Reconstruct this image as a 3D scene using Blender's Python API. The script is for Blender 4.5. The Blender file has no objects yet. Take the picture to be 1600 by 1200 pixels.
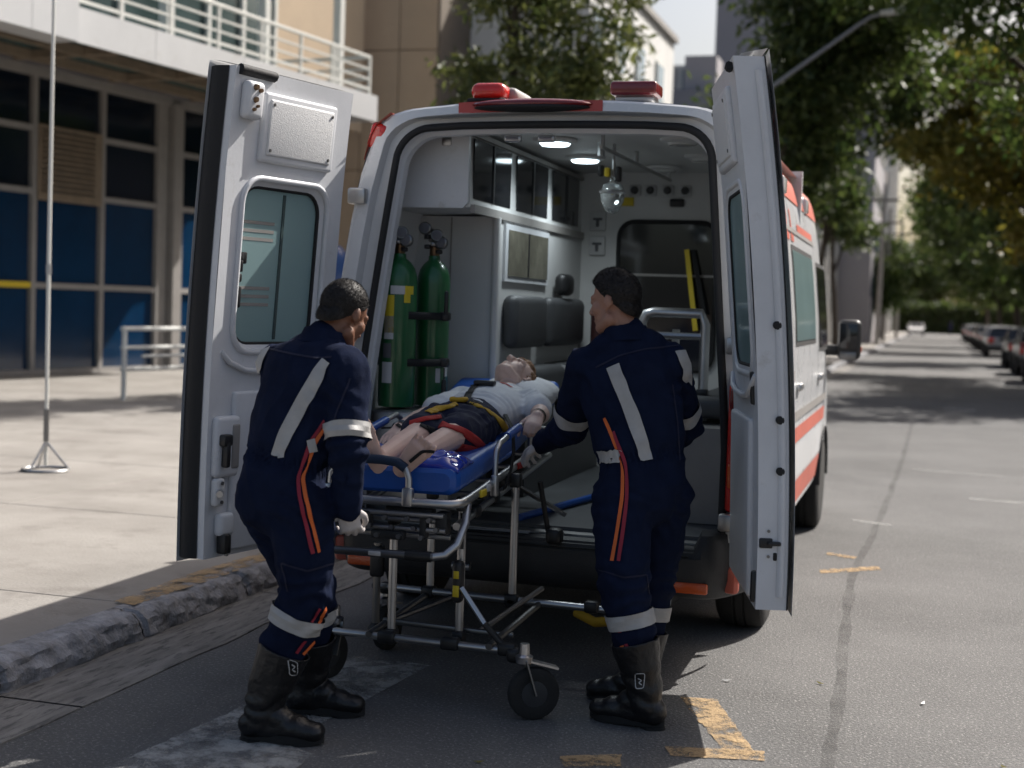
import bpy, bmesh, math, random
import numpy as np
from mathutils import Vector, Matrix, noise
from mathutils.bvhtree import BVHTree

SC = bpy.context.scene
COL = SC.collection
R = math.radians
PI = math.pi
random.seed(7)
rng = np.random.default_rng(7)

# ---------------------------------------------------------------- camera
cam_d = bpy.data.cameras.new('camera')
cam = bpy.data.objects.new('camera', cam_d)
COL.objects.link(cam)
SC.camera = cam
CAM_POS = Vector((0, 0, 1.55))
YAW, PITCH, ROLL = R(16.5), R(3.04), R(1.9)
fw = Vector((-math.sin(YAW)*math.cos(PITCH), math.cos(YAW)*math.cos(PITCH), -math.sin(PITCH)))
r0 = Vector((math.cos(YAW), math.sin(YAW), 0))
u0 = r0.cross(fw)
cr = r0*math.cos(ROLL) + u0*math.sin(ROLL)
cu = u0*math.cos(ROLL) - r0*math.sin(ROLL)
cam.matrix_world = Matrix(((cr.x, cu.x, -fw.x, CAM_POS.x), (cr.y, cu.y, -fw.y, CAM_POS.y),
                           (cr.z, cu.z, -fw.z, CAM_POS.z), (0, 0, 0, 1)))
cam_d.lens = 50
cam_d.sensor_width = 36
cam_d.clip_start = 0.1
cam_d.clip_end = 3000
cam_d.dof.use_dof = True
cam_d.dof.focus_distance = 5.7
cam_d.dof.aperture_fstop = 2.1

# ---------------------------------------------------------------- sky and sun
SUN_DIR = Vector((.55, .90, 1.0)).normalized()          # towards the sun
sun_el = math.asin(SUN_DIR.z)
sun_az = math.atan2(SUN_DIR.x, SUN_DIR.y)
world = bpy.data.worlds.new('World')
SC.world = world
world.use_nodes = True
wn = world.node_tree.nodes
wl = world.node_tree.links
sky = wn.new('ShaderNodeTexSky')
sky.sky_type = 'NISHITA'
sky.sun_disc = False
sky.sun_elevation = sun_el
sky.sun_rotation = sun_az
sky.air_density = 1.0
sky.dust_density = 5.0
sky.ozone_density = 0.4
wl.new(sky.outputs[0], wn['Background'].inputs[0])
wn['Background'].inputs[1].default_value = 0.078
sun_d = bpy.data.lights.new('sun', 'SUN')
sun_d.energy = 4.6
sun_d.angle = R(0.55)
sun_d.color = (1.0, .955, .90)
sun = bpy.data.objects.new('sun', sun_d)
COL.objects.link(sun)
sun.rotation_euler = SUN_DIR.to_track_quat('Z', 'Y').to_euler()
SC.view_settings.view_transform = 'Standard'
SC.view_settings.look = 'None'
SC.view_settings.exposure = 0.78
SC.view_settings.gamma = 1.0
SC.cycles.max_bounces = 8
SC.cycles.use_denoising = True

# ---------------------------------------------------------------- helpers
def tag(o, label=None, cat=None, group=None, kind=None):
    if label: o['label'] = label
    if cat: o['category'] = cat
    if group: o['group'] = group
    if kind: o['kind'] = kind
    return o

def thing(name, label, cat, loc=(0, 0, 0), rz=0, group=None):
    o = bpy.data.objects.new(name, None)
    COL.objects.link(o)
    o.location = loc
    o.rotation_euler = (0, 0, rz)
    o.empty_display_size = .2
    return tag(o, label, cat, group)

def V(*a): return Vector(a)

def frame(d, hint=None):
    d = Vector(d).normalized()
    h = Vector(hint) if hint is not None else (Vector((0, 0, 1)) if abs(d.z) < .9 else Vector((0, 1, 0)))
    s = h.cross(d)
    if s.length < 1e-6: s = Vector((1, 0, 0)).cross(d)
    s.normalize()
    return s, d.cross(s).normalized(), d

class MB:
    def __init__(self): self.v = []; self.f = []
    def add(self, vs, fs):
        b = len(self.v)
        self.v += [tuple(p) for p in vs]
        self.f += [tuple(i + b for i in q) for q in fs]
        return self
    def box(self, x0, x1, y0, y1, z0, z1):
        return self.add([(x0,y0,z0),(x1,y0,z0),(x1,y1,z0),(x0,y1,z0),(x0,y0,z1),(x1,y0,z1),(x1,y1,z1),(x0,y1,z1)],
                        [(3,2,1,0),(4,5,6,7),(0,1,5,4),(1,2,6,5),(2,3,7,6),(3,0,4,7)])
    def rbox(self, c, size, r=.02, seg=3, rot=None):
        bm = bmesh.new()
        bmesh.ops.create_cube(bm, size=1)
        bmesh.ops.scale(bm, vec=size, verts=bm.verts)
        r = min(r, min(size)*.49)
        bmesh.ops.bevel(bm, geom=bm.edges[:], offset=r, segments=seg, profile=.5, affect='EDGES')
        m = Matrix.Translation(c)
        if rot is not None: m = m @ rot.to_4x4()
        bm.verts.ensure_lookup_table()
        vs = [m @ v.co for v in bm.verts]
        fs = [[v.index for v in f.verts] for f in bm.faces]
        bm.free()
        return self.add(vs, fs)
    def tube(self, pts, r, n=10, closed=False, caps=True):
        pts = [Vector(p) for p in pts]
        N = len(pts)
        rs = r if isinstance(r, (list, tuple)) else [r]*N
        vs = []; prev = None
        for i, p in enumerate(pts):
            if closed: d = pts[(i+1) % N] - pts[i-1]
            else: d = pts[min(i+1, N-1)] - pts[max(i-1, 0)]
            s, t, d = frame(d, None if prev is None else prev)
            if prev is not None:
                s = prev - d*prev.dot(d)
                s.normalize(); t = d.cross(s)
            # keep s continuous
            prev = s
            for k in range(n):
                a = 2*PI*k/n
                vs.append(p + (s*math.cos(a) + t*math.sin(a))*rs[i])
        fs = []
        for i in range(N if closed else N-1):
            j = (i+1) % N
            for k in range(n):
                fs.append((i*n+k, i*n+(k+1) % n, j*n+(k+1) % n, j*n+k))
        if caps and not closed:
            fs.append(tuple(range(n-1, -1, -1)))
            fs.append(tuple((N-1)*n+k for k in range(n)))
        return self.add(vs, fs)
    def bar(self, p0, p1, w, h, up=(0, 0, 1)):
        p0, p1 = Vector(p0), Vector(p1)
        d = (p1-p0).normalized(); s = d.cross(Vector(up)).normalized(); t = s.cross(d)
        vs = [p + s*a*w/2 + t*b*h/2 for p in (p0, p1) for a, b in ((-1,-1),(1,-1),(1,1),(-1,1))]
        return self.add(vs, [(3,2,1,0),(4,5,6,7),(0,1,5,4),(1,2,6,5),(2,3,7,6),(3,0,4,7)])
    def lathe(self, prof, c=(0,0,0), axis=(0,0,1), n=20, closed=False):
        s, t, d = frame(axis); c = Vector(c); vs = []; m = len(prof)
        for r, h in prof:
            for k in range(n):
                a = 2*PI*k/n
                vs.append(c + d*h + (s*math.cos(a)+t*math.sin(a))*max(r, 1e-4))
        fs = []
        for i in range(m if closed else m-1):
            j = (i+1) % m
            for k in range(n): fs.append((i*n+k, i*n+(k+1) % n, j*n+(k+1) % n, j*n+k))
        if not closed:
            fs.append(tuple(range(n-1, -1, -1))); fs.append(tuple((m-1)*n+k for k in range(n)))
        return self.add(vs, fs)
    def prism(self, poly, o, ex, ey, ez, h0, h1):
        o, ex, ey, ez = Vector(o), Vector(ex), Vector(ey), Vector(ez); n = len(poly)
        vs = [o + ex*a + ey*b + ez*h for h in (h0, h1) for a, b in poly]
        fs = [tuple(range(n-1, -1, -1)), tuple(range(n, 2*n))]
        fs += [(i, (i+1) % n, n+(i+1) % n, n+i) for i in range(n)]
        return self.add(vs, fs)
    def grid(self, fn, nu, nv, wrap=False):
        vs = [fn(i/nu, j/nv) for j in range(nv+1) for i in range(nu+1)]
        fs = [(j*(nu+1)+i, j*(nu+1)+i+1, (j+1)*(nu+1)+i+1, (j+1)*(nu+1)+i) for j in range(nv) for i in range(nu)]
        return self.add(vs, fs)
    def strip(self, A, B, closed=False):
        n = len(A); vs = list(A)+list(B)
        return self.add(vs, [(i, (i+1) % n, n+(i+1) % n, n+i) for i in range(n if closed else n-1)])
    def ell(self, c, rad, rot=None, nu=20, nv=12):
        c = Vector(c); vs = []; fs = []
        for j in range(1, nv):
            th = PI*j/nv
            for i in range(nu):
                p = Vector((rad[0]*math.sin(th)*math.cos(2*PI*i/nu), rad[1]*math.sin(th)*math.sin(2*PI*i/nu), rad[2]*math.cos(th)))
                vs.append(c + (rot @ p if rot is not None else p))
        for j in range(nv-2):
            for i in range(nu): fs.append((j*nu+i, (j+1)*nu+i, (j+1)*nu+(i+1) % nu, j*nu+(i+1) % nu))
        top = Vector((0,0,rad[2])); bot = -top
        if rot is not None: top = rot @ top; bot = rot @ bot
        vs += [c+top, c+bot]; T = len(vs)-2; B = T+1
        for i in range(nu):
            fs.append((T, i, (i+1) % nu)); fs.append((B, (nv-2)*nu+(i+1) % nu, (nv-2)*nu+i))
        return self.add(vs, fs)
    def caps(self, p0, p1, r0, r1, side=None, n=14):
        """tapered capsule; r may be (a,b): a along side vector, b across"""
        p0, p1 = Vector(p0), Vector(p1)
        d = (p1-p0); L = d.length; d.normalize()
        s = Vector(side) if side is not None else frame(d)[0]
        s = (s - d*s.dot(d)).normalized(); t = d.cross(s)
        r0 = r0 if isinstance(r0, tuple) else (r0, r0); r1 = r1 if isinstance(r1, tuple) else (r1, r1)
        rings = []
        for k in range(1, 5):
            a = PI/2*(1-k/4.); rings.append((p0 - d*min(r0)*math.sin(a), r0[0]*math.cos(a), r0[1]*math.cos(a)))
        for k in range(0, 4):
            a = PI/2*k/4.; rings.append((p1 + d*min(r1)*math.sin(a), r1[0]*math.cos(a), r1[1]*math.cos(a)))
        vs = []
        for c, a_, b_ in rings:
            for k in range(n):
                q = 2*PI*k/n
                vs.append(c + s*math.cos(q)*a_ + t*math.sin(q)*b_)
        m = len(rings); fs = []
        for i in range(m-1):
            for k in range(n): fs.append((i*n+k, i*n+(k+1) % n, (i+1)*n+(k+1) % n, (i+1)*n+k))
        vs += [p0 - d*min(r0), p1 + d*min(r1)]; a = len(vs)-2
        for k in range(n):
            fs.append((a, (k+1) % n, k)); fs.append((a+1, (m-1)*n+k, (m-1)*n+(k+1) % n))
        return self.add(vs, fs)
    def mesh(self, name='m', angle=35, shift=None):
        me = bpy.data.meshes.new(name)
        v = self.v
        if shift is not None: v = [(a-shift[0], b-shift[1], c-shift[2]) for a, b, c in v]
        me.from_pydata(v, [], self.f)
        me.validate()
        bm = bmesh.new(); bm.from_mesh(me)
        bmesh.ops.recalc_face_normals(bm, faces=bm.faces)
        bm.to_mesh(me); bm.free()
        if angle:
            me.polygons.foreach_set('use_smooth', [True]*len(me.polygons))
            me.set_sharp_from_angle(angle=R(angle))
        return me
    def build(self, name, mat, parent=None, angle=35, world=True, bevel=0):
        """verts are world coordinates (world=True) unless the parent is rotated"""
        sh = tuple(parent.location) if (parent is not None and world and parent.parent is None) else None
        if parent is not None and world and parent.parent is not None:
            sh = tuple(parent.parent.location)
        me = self.mesh(name, angle, sh)
        return link(name, me, mat, parent, bevel)

def link(name, me, mat, parent=None, bevel=0):
    o = bpy.data.objects.new(name, me)
    COL.objects.link(o)
    if mat is not None:
        me.materials.clear(); me.materials.append(mat)
    if parent is not None: o.parent = parent
    if bevel:
        b = o.modifiers.new('bevel', 'BEVEL'); b.width = bevel; b.segments = 2; b.limit_method = 'ANGLE'; b.angle_limit = R(40)
    return o

def copy_tree(o, parent=None):
    c = o.copy(); COL.objects.link(c); c.parent = parent
    for ch in [x for x in bpy.data.objects if x.parent == o]: copy_tree(ch, c)
    return c

def rrect(w, h, r, n=5, cx=0, cy=0):
    pts = []
    for (sx, sy, a0) in ((1,1,0),(-1,1,90),(-1,-1,180),(1,-1,270)):
        for k in range(n+1):
            a = R(a0 + 90*k/n)
            pts.append((cx+sx*(w/2-r)+r*math.cos(a), cy+sy*(h/2-r)+r*math.sin(a)))
    return pts

# ---------------------------------------------------------------- materials
def mat(name, col, rough=.6, metal=0, var=0, vscale=4, bump=0, bscale=60, spec=.5, coat=0, col2=None, thr=None,
        trans=0, alpha=1, emit=None, estr=0, sheen=0, island=0, detail=6, stretch=None, subsurf=0, wear=None, wpos=False):
    m = bpy.data.materials.new(name); m.use_nodes = True
    nt = m.node_tree; N = nt.nodes; L = nt.links
    p = N['Principled BSDF']
    p.inputs['Base Color'].default_value = (*col, 1)
    p.inputs['Roughness'].default_value = rough
    p.inputs['Metallic'].default_value = metal
    p.inputs['Specular IOR Level'].default_value = spec
    p.inputs['Coat Weight'].default_value = coat
    p.inputs['Transmission Weight'].default_value = trans
    p.inputs['Alpha'].default_value = alpha
    if sheen: p.inputs['Sheen Weight'].default_value = sheen
    if subsurf:
        p.inputs['Subsurface Weight'].default_value = subsurf
        p.inputs['Subsurface Radius'].default_value = (.02, .008, .005)
    if emit:
        p.inputs['Emission Color'].default_value = (*emit, 1); p.inputs['Emission Strength'].default_value = estr
    tc = N.new('ShaderNodeNewGeometry' if wpos else 'ShaderNodeTexCoord'); src = tc.outputs['Position' if wpos else 'Object']
    if stretch:
        mp = N.new('ShaderNodeMapping'); mp.inputs['Scale'].default_value = stretch
        L.new(src, mp.inputs[0]); src = mp.outputs[0]
    cur = None
    if var or col2:
        nz = N.new('ShaderNodeTexNoise'); nz.inputs['Scale'].default_value = vscale; nz.inputs['Detail'].default_value = detail
        nz.inputs['Roughness'].default_value = .65
        L.new(src, nz.inputs['Vector'])
        rp = N.new('ShaderNodeValToRGB')
        a, b = thr if thr else (.3, .7)
        rp.color_ramp.elements[0].position = a; rp.color_ramp.elements[1].position = b
        c2 = col2 if col2 else tuple(min(1, x*(1+var)) for x in col)
        c1 = col if col2 else tuple(x*(1-var) for x in col)
        rp.color_ramp.elements[0].color = (*c1, 1); rp.color_ramp.elements[1].color = (*c2, 1)
        L.new(nz.outputs['Fac'], rp.inputs[0]); cur = rp.outputs[0]
        if not metal:
            rr = N.new('ShaderNodeMapRange'); rr.inputs['To Min'].default_value = max(0, rough-.08); rr.inputs['To Max'].default_value = min(1, rough+.1)
            L.new(nz.outputs['Fac'], rr.inputs['Value']); L.new(rr.outputs[0], p.inputs['Roughness'])
    if wear:      # (colour, scale, lo, hi): scattered worn patches of another colour
        wz = N.new('ShaderNodeTexNoise'); wz.inputs['Scale'].default_value = wear[1]; wz.inputs['Detail'].default_value = 9; wz.inputs['Roughness'].default_value = .7
        L.new(src, wz.inputs['Vector'])
        wr = N.new('ShaderNodeMapRange'); wr.inputs['From Min'].default_value = wear[2]; wr.inputs['From Max'].default_value = wear[3]
        L.new(wz.outputs['Fac'], wr.inputs['Value'])
        mx = N.new('ShaderNodeMix'); mx.data_type = 'RGBA'
        L.new(wr.outputs[0], mx.inputs[0])
        if cur is not None: L.new(cur, mx.inputs[6])
        else: mx.inputs[6].default_value = (*col, 1)
        mx.inputs[7].default_value = (*wear[0], 1); cur = mx.outputs[2]
    if island:
        g = N.new('ShaderNodeNewGeometry'); hs = N.new('ShaderNodeHueSaturation')
        mr = N.new('ShaderNodeMapRange'); mr.inputs['To Min'].default_value = 1-island; mr.inputs['To Max'].default_value = 1+island
        L.new(g.outputs['Random Per Island'], mr.inputs['Value']); L.new(mr.outputs[0], hs.inputs['Value'])
        if cur is not None: L.new(cur, hs.inputs['Color'])
        else: hs.inputs['Color'].default_value = (*col, 1)
        cur = hs.outputs[0]
    if cur is not None: L.new(cur, p.inputs['Base Color'])
    if bump:
        bz = N.new('ShaderNodeTexNoise'); bz.inputs['Scale'].default_value = bscale; bz.inputs['Detail'].default_value = 5
        L.new(src, bz.inputs['Vector'])
        bp = N.new('ShaderNodeBump'); bp.inputs['Strength'].default_value = bump; bp.inputs['Distance'].default_value = .01
        L.new(bz.outputs['Fac'], bp.inputs['Height']); L.new(bp.outputs[0], p.inputs['Normal'])
    return m

def leaf_mat(name, col, col2, trans=.35):
    m = bpy.data.materials.new(name); m.use_nodes = True
    nt = m.node_tree; N = nt.nodes; L = nt.links
    p = N['Principled BSDF']; out = N['Material Output']
    g = N.new('ShaderNodeNewGeometry'); rp = N.new('ShaderNodeValToRGB')
    rp.color_ramp.elements[0].color = (*col, 1); rp.color_ramp.elements[1].color = (*col2, 1)
    L.new(g.outputs['Random Per Island'], rp.inputs[0]); L.new(rp.outputs[0], p.inputs['Base Color'])
    p.inputs['Roughness'].default_value = .55
    t = N.new('ShaderNodeBsdfTranslucent'); L.new(rp.outputs[0], t.inputs[0])
    mx = N.new('ShaderNodeMixShader'); mx.inputs[0].default_value = trans
    L.new(p.outputs[0], mx.inputs[1]); L.new(t.outputs[0], mx.inputs[2]); L.new(mx.outputs[0], out.inputs[0])
    return m

M = {}
M['asphalt'] = mat('asphalt', (.100,.098,.096), .9, var=.34, vscale=.55, bump=1.0, bscale=90, island=0, wear=((.34,.33,.315), 75, .54, .68), wpos=True)
M['concrete'] = mat('concrete', (.20,.185,.166), .9, col2=(.30,.282,.258), vscale=.9, thr=(.32,.68), bump=.35, bscale=50, wear=((.15,.135,.12), 2.4, .52, .78), detail=12, wpos=True)
M['kerb'] = mat('kerb_stone', (.17,.17,.175), .9, col2=(.36,.36,.38), vscale=11, thr=(.36,.66), bump=1.0, bscale=55, detail=12, wear=((.11,.105,.10), 6, .54, .78), wpos=True)
M['gutter'] = mat('gutter_concrete', (.13,.12,.11), .9, col2=(.29,.275,.25), vscale=4, bump=.8, bscale=60, detail=12, stretch=(4,.6,1), wear=((.10,.095,.09), 9, .52, .60), wpos=True)
M['white_road'] = mat('worn_white_paint', (.40,.395,.375), .9, var=.25, vscale=5, bump=1.0, bscale=90, detail=10, wear=((.10,.098,.096), 8, .40, .62), wpos=True)
M['yellow_road'] = mat('worn_yellow_paint', (.36,.23,.10), .9, var=.2, vscale=6, bump=1.0, bscale=90, wear=((.125,.118,.11), 9, .42, .62), wpos=True)
M['paint'] = mat('white_vehicle_paint', (.66,.67,.68), .28, coat=.4, var=.05, vscale=2.5, wear=((.45,.43,.40), 5, .62, .85))
M['paint_in'] = mat('white_door_trim', (.62,.63,.65), .38, var=.08, vscale=3, bump=.05, bscale=90, wear=((.40,.385,.36), 6, .60, .80))
M['liner'] = mat('interior_liner', (.56,.56,.55), .5, var=.06, vscale=2)
M['panel_tex'] = mat('textured_panel', (.64,.64,.64), .5, bump=.35, bscale=220)
M['red'] = mat('red_vehicle_paint', (.42,.045,.035), .35, coat=.3, var=.1)
M['redfade'] = mat('faded_red_stripe', (.52,.13,.09), .5, var=.15)
M['rubber'] = mat('black_rubber', (.012,.012,.013), .75, bump=.2, bscale=80)
M['bumper'] = mat('dark_bumper_plastic', (.028,.029,.031), .55, var=.2, bump=.15, bscale=150)
M['black'] = mat('black_plastic', (.013,.013,.014), .45)
M['tyre'] = mat('tyre_rubber', (.018,.017,.016), .85, var=.3, vscale=12, bump=.3, bscale=60)
M['rim'] = mat('wheel_rim', (.35,.35,.36), .4, metal=.7)
M['steel'] = mat('brushed_steel', (.55,.55,.56), .28, metal=1, var=.1, vscale=8)
M['alu'] = mat('satin_aluminium', (.48,.48,.48), .38, metal=1, var=.12, vscale=6)
M['chrome_dark'] = mat('dull_metal', (.22,.22,.22), .4, metal=1)
M['glass_teal'] = mat('tinted_window_glass', (.36,.52,.53), .12, spec=.8, var=.05, vscale=1.2)
M['glass_dark'] = mat('dark_glass', (.012,.013,.015), .08, spec=.7)
M['lens_red'] = mat('red_lens', (.55,.02,.012), .2, coat=.6, bump=.35, bscale=70)
M['lens_dim'] = mat('dark_red_lens', (.16,.01,.012), .2, coat=.6, bump=.3, bscale=60)
M['lens_clear'] = mat('clear_lens', (.62,.62,.60), .15, coat=.6)
M['orange'] = mat('orange_reflector', (.62,.10,.02), .25, coat=.5, bump=.3, bscale=90)
M['lamp'] = mat('ceiling_lamp_glow', (.8,.85,.85), .3, emit=(.75,.92,1.0), estr=4.0)
M['navy'] = mat('navy_twill', (.0092,.0138,.0335), .95, var=.25, vscale=9, bump=.2, bscale=240, spec=.06)
M['navy2'] = mat('navy_shorts_cloth', (.010,.012,.034), .9, var=.2, vscale=9, bump=.25, bscale=200)
M['reflect'] = mat('reflective_tape', (.38,.37,.355), .5, var=.12, vscale=14, bump=.2, bscale=40)
M['orange_tape'] = mat('orange_piping', (.60,.12,.02), .7, var=.1)
M['red_tape'] = mat('crimson_piping', (.25,.012,.03), .7, var=.1)
M['leather'] = mat('black_boot_leather', (.007,.007,.008), .38, var=.3, vscale=14, bump=.4, bscale=45)
M['sole'] = mat('boot_sole', (.010,.010,.010), .8)
M['skin_dark'] = mat('brown_skin', (.17,.075,.042), .5, var=.1, vscale=14, bump=.08, bscale=120, subsurf=.08)
M['skin_light'] = mat('light_brown_skin', (.33,.17,.115), .5, var=.1, vscale=14, bump=.08, bscale=120, subsurf=.08)
M['skin_doll'] = mat('mannequin_skin', (.68,.47,.39), .55, var=.08, vscale=8, bump=.05, bscale=60, subsurf=.05)
M['hair'] = mat('short_black_hair', (.013,.010,.0085), .6, spec=.4, island=.5)
M['hair_doll'] = mat('light_brown_hair', (.30,.15,.07), .6, bump=1.0, bscale=120, stretch=(1,1,3))
M['latex'] = mat('white_latex_glove', (.50,.46,.44), .5, var=.1, vscale=20, bump=.25, bscale=60)
M['tshirt'] = mat('white_cotton', (.60,.60,.62), .85, var=.05, bump=.2, bscale=200)
M['blue_vinyl'] = mat('blue_vinyl', (.008,.075,.34), .38, var=.1, vscale=5, bump=.1, bscale=40)
M['blue_bag'] = mat('glossy_blue_plastic', (.006,.03,.33), .12, coat=.5, bump=.5, bscale=14)
M['blue_foam'] = mat('dark_blue_grip', (.008,.025,.06), .7)
M['strap_black'] = mat('black_webbing', (.010,.010,.011), .8, bump=.4, bscale=200)
M['strap_yellow'] = mat('yellow_webbing', (.50,.29,.015), .75, bump=.3, bscale=200)
M['strap_red'] = mat('red_webbing', (.40,.022,.018), .75, bump=.3, bscale=200)
M['cyl_green'] = mat('green_cylinder_paint', (.012,.10,.032), .3, coat=.3, var=.15, vscale=5)
M['label_white'] = mat('white_sticker', (.50,.50,.50), .6)
M['label_yellow'] = mat('yellow_sticker', (.62,.46,.02), .6)
M['print_grey'] = mat('printed_text', (.10,.10,.11), .7)
M['brass'] = mat('dark_brass_valve', (.20,.13,.08), .4, metal=.9)
M['seat_grey'] = mat('grey_vinyl_seat', (.055,.057,.06), .5, var=.1, bump=.1, bscale=70)
M['floor_grey'] = mat('grey_vinyl_floor', (.07,.075,.08), .5, var=.15, vscale=4)
M['bark'] = mat('bark', (.055,.042,.032), .9, var=.4, vscale=8, bump=1, bscale=25, stretch=(1,1,.3))
M['bark2'] = mat('grey_bark', (.11,.095,.08), .9, var=.4, vscale=8, bump=1, bscale=25, stretch=(1,1,.3))
M['leaf_d'] = leaf_mat('dark_leaves', (.028,.052,.014), (.105,.135,.034), .4)
M['leaf_m'] = leaf_mat('mid_leaves', (.045,.085,.018), (.13,.17,.04), .4)
M['leaf_y'] = leaf_mat('yellowish_leaves', (.10,.11,.018), (.27,.22,.035), .45)
M['leaf_b'] = leaf_mat('olive_leaves', (.040,.062,.02), (.165,.18,.05), .4)
M['tan'] = mat('tan_wall_panel', (.46,.355,.245), .8, var=.06, vscale=1.2, bump=.1, bscale=30, wpos=True)
M['joint'] = mat('dark_joint', (.16,.13,.10), .9)
M['white_wall'] = mat('white_wall', (.62,.62,.60), .85, var=.06, vscale=.6, wear=((.42,.41,.39), .9, .55, .9), stretch=(1,1,.3), wpos=True)
M['fascia'] = mat('pale_metal_fascia', (.52,.525,.53), .55, var=.06, vscale=1.0, wear=((.40,.38,.35), 2.2, .58, .85), wpos=True)
M['soffit'] = mat('dark_soffit_glass', (.02,.07,.075), .25)
M['frame_grey'] = mat('grey_window_frame', (.27,.255,.24), .55, var=.1)
M['glass_blue'] = mat('blue_facade_glass', (.003,.027,.072), .10, spec=.6, var=.25, vscale=.7, wpos=True)
M['glass_navy'] = mat('near_black_facade_glass', (.004,.009,.018), .10, spec=.6)
M['glass_green'] = mat('green_grey_glass', (.05,.075,.075), .1, spec=.7, var=.3, vscale=.6)
M['rail_white'] = mat('white_painted_rail', (.64,.64,.60), .45)
M['louvre'] = mat('dusty_louvre', (.22,.17,.12), .8, var=.2, vscale=5)
M['lilac'] = mat('lilac_grey_render', (.33,.315,.33), .85, var=.05, vscale=.3)
M['far_wall'] = mat('far_wall_pinkish', (.34,.29,.26), .85, var=.1, vscale=.3)
M['far_win'] = mat('far_window', (.10,.13,.16), .25)
M['win_blue'] = mat('bluish_window', (.22,.32,.40), .2)
M['lamp_grey'] = mat('galvanised_post', (.30,.30,.30), .5, metal=.6)
M['post_conc'] = mat('concrete_post', (.26,.245,.23), .9, var=.1)
M['plaster_grey'] = mat('grey_blue_wall', (.17,.18,.21), .85, var=.05)

def worn_through(m, scale, lo, hi, keep=1.0):
    """paint worn away in patches: the road below shows through"""
    nt = m.node_tree; N = nt.nodes; L = nt.links; p = N['Principled BSDF']
    g = N.new('ShaderNodeNewGeometry'); nz = N.new('ShaderNodeTexNoise'); nz.inputs['Scale'].default_value = scale; nz.inputs['Detail'].default_value = 12; nz.inputs['Roughness'].default_value = .75
    mr = N.new('ShaderNodeMapRange'); mr.inputs['From Min'].default_value = lo; mr.inputs['From Max'].default_value = hi; mr.inputs['To Min'].default_value = keep; mr.inputs['To Max'].default_value = 0
    L.new(g.outputs['Position'], nz.inputs['Vector']); L.new(nz.outputs['Fac'], mr.inputs['Value']); L.new(mr.outputs[0], p.inputs['Alpha'])
    return m
M['white_road'] = worn_through(mat('worn_white_paint', (.42,.415,.395), .9, var=.2, vscale=5, bump=1.0, bscale=90, detail=10, wpos=True), 6, .42, .60, .9)
M['white_faint'] = worn_through(mat('faint_white_paint', (.42,.415,.395), .9, var=.2, vscale=5, wpos=True), 9, .38, .62, .55)
M['yellow_road'] = worn_through(mat('worn_yellow_paint', (.40,.275,.145), .9, var=.2, vscale=6, bump=1.0, bscale=90, wpos=True), 10, .44, .60, .92)
M['tar'] = worn_through(mat('tar_seam', (.06,.058,.056), .9, bump=1.0, bscale=90, wpos=True), 4, .32, .66, .42)
def add_translucent(m, f, col):
    nt = m.node_tree; N = nt.nodes; L = nt.links
    t = N.new('ShaderNodeBsdfTranslucent'); t.inputs[0].default_value = (*col, 1); x = N.new('ShaderNodeMixShader'); x.inputs[0].default_value = f
    L.new(N['Principled BSDF'].outputs[0], x.inputs[1]); L.new(t.outputs[0], x.inputs[2]); L.new(x.outputs[0], N['Material Output'].inputs[0])
add_translucent(M['glass_teal'], .45, (.62, .78, .76))

# ================================================================ the setting
def struct(name, mb, m, angle=35): return tag(mb.build(name, m, None, angle), kind='structure')

SW = .12                                   # pavement height
def kx(y):                                 # kerb line
    t = min(1, max(0, (y-12)/28.)); return -3.36 + .5*t
struct('ground', MB().box(-900, 900, -300, 1800, -.4, -.03), M['bark2'])
rd = MB()
def road_fn(a, b):
    y = -30 + 430*b; x = -3.36 + (4.3+3.36)*a
    return (x, y, 0)
rd.grid(road_fn, 4, 12)
road = struct('road', rd, M['asphalt'], 0)
# gutter strip of cast concrete, in cast lengths
gut = tag(thing('gutter', None, None), kind='structure')
for i in range(24):
    y0 = -2 + i*2.2; y1 = y0 + 2.185
    g = MB(); n = 10
    for k in range(n):
        a, b = y0+(y1-y0)*k/n, y0+(y1-y0)*(k+1)/n
        w0 = .36 + .03*noise.noise((a*1.7, 3, 0)) + .015*noise.noise((a*7, 3, 0)); w1 = .36 + .03*noise.noise((b*1.7, 3, 0)) + .015*noise.noise((b*7, 3, 0))
        g.add([(kx(a)-.02, a, .006), (kx(a)+w0, a, .006), (kx(b)+w1, b, .006), (kx(b)-.02, b, .006), (kx(a)+w0, a, -.01), (kx(b)+w1, b, -.01)],
              [(0, 1, 2, 3), (1, 4, 5, 2)])
    g.build('gutter_length', M['gutter'], gut, 30)
# kerb stones
kerb = tag(thing('kerb', None, None), kind='structure')
for i in range(46):
    y0 = -1.5 + i*1.02; L = 1.012
    def kf(a, b, y0=y0, i=i):
        y = y0 + L*a
        prof = [(.0, -.02), (-.002, .03), (-.012, .07), (-.03, .105), (-.06, .126), (-.11, .129), (-.18, .1285), (-.185, -.02)]
        t = b*(len(prof)-1); k = min(int(t), len(prof)-2); f = t-k
        px = prof[k][0]*(1-f)+prof[k+1][0]*f; pz = prof[k][1]*(1-f)+prof[k+1][1]*f
        e = min(a, 1-a)
        n1 = noise.noise((y*6, pz*25, 1.3)) + .7*noise.noise((y*17, pz*50, 4.3)) - 1.2*max(0, noise.noise((y*11, pz*18, 9.1))-.12)
        if k < 5:
            px += n1*.017 - (.012 if e < .02 else 0); pz += noise.noise((y*9, 2.2, 7)) * .012*(pz > .09) - (.012 if e < .02 and pz > .05 else 0)
        return (kx(y)+px, y, pz)
    MB().grid(kf, 70 if y0 < 12 else 14, 20 if y0 < 12 else 10).build('kerb_stone', M['kerb'], kerb, 35)
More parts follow.
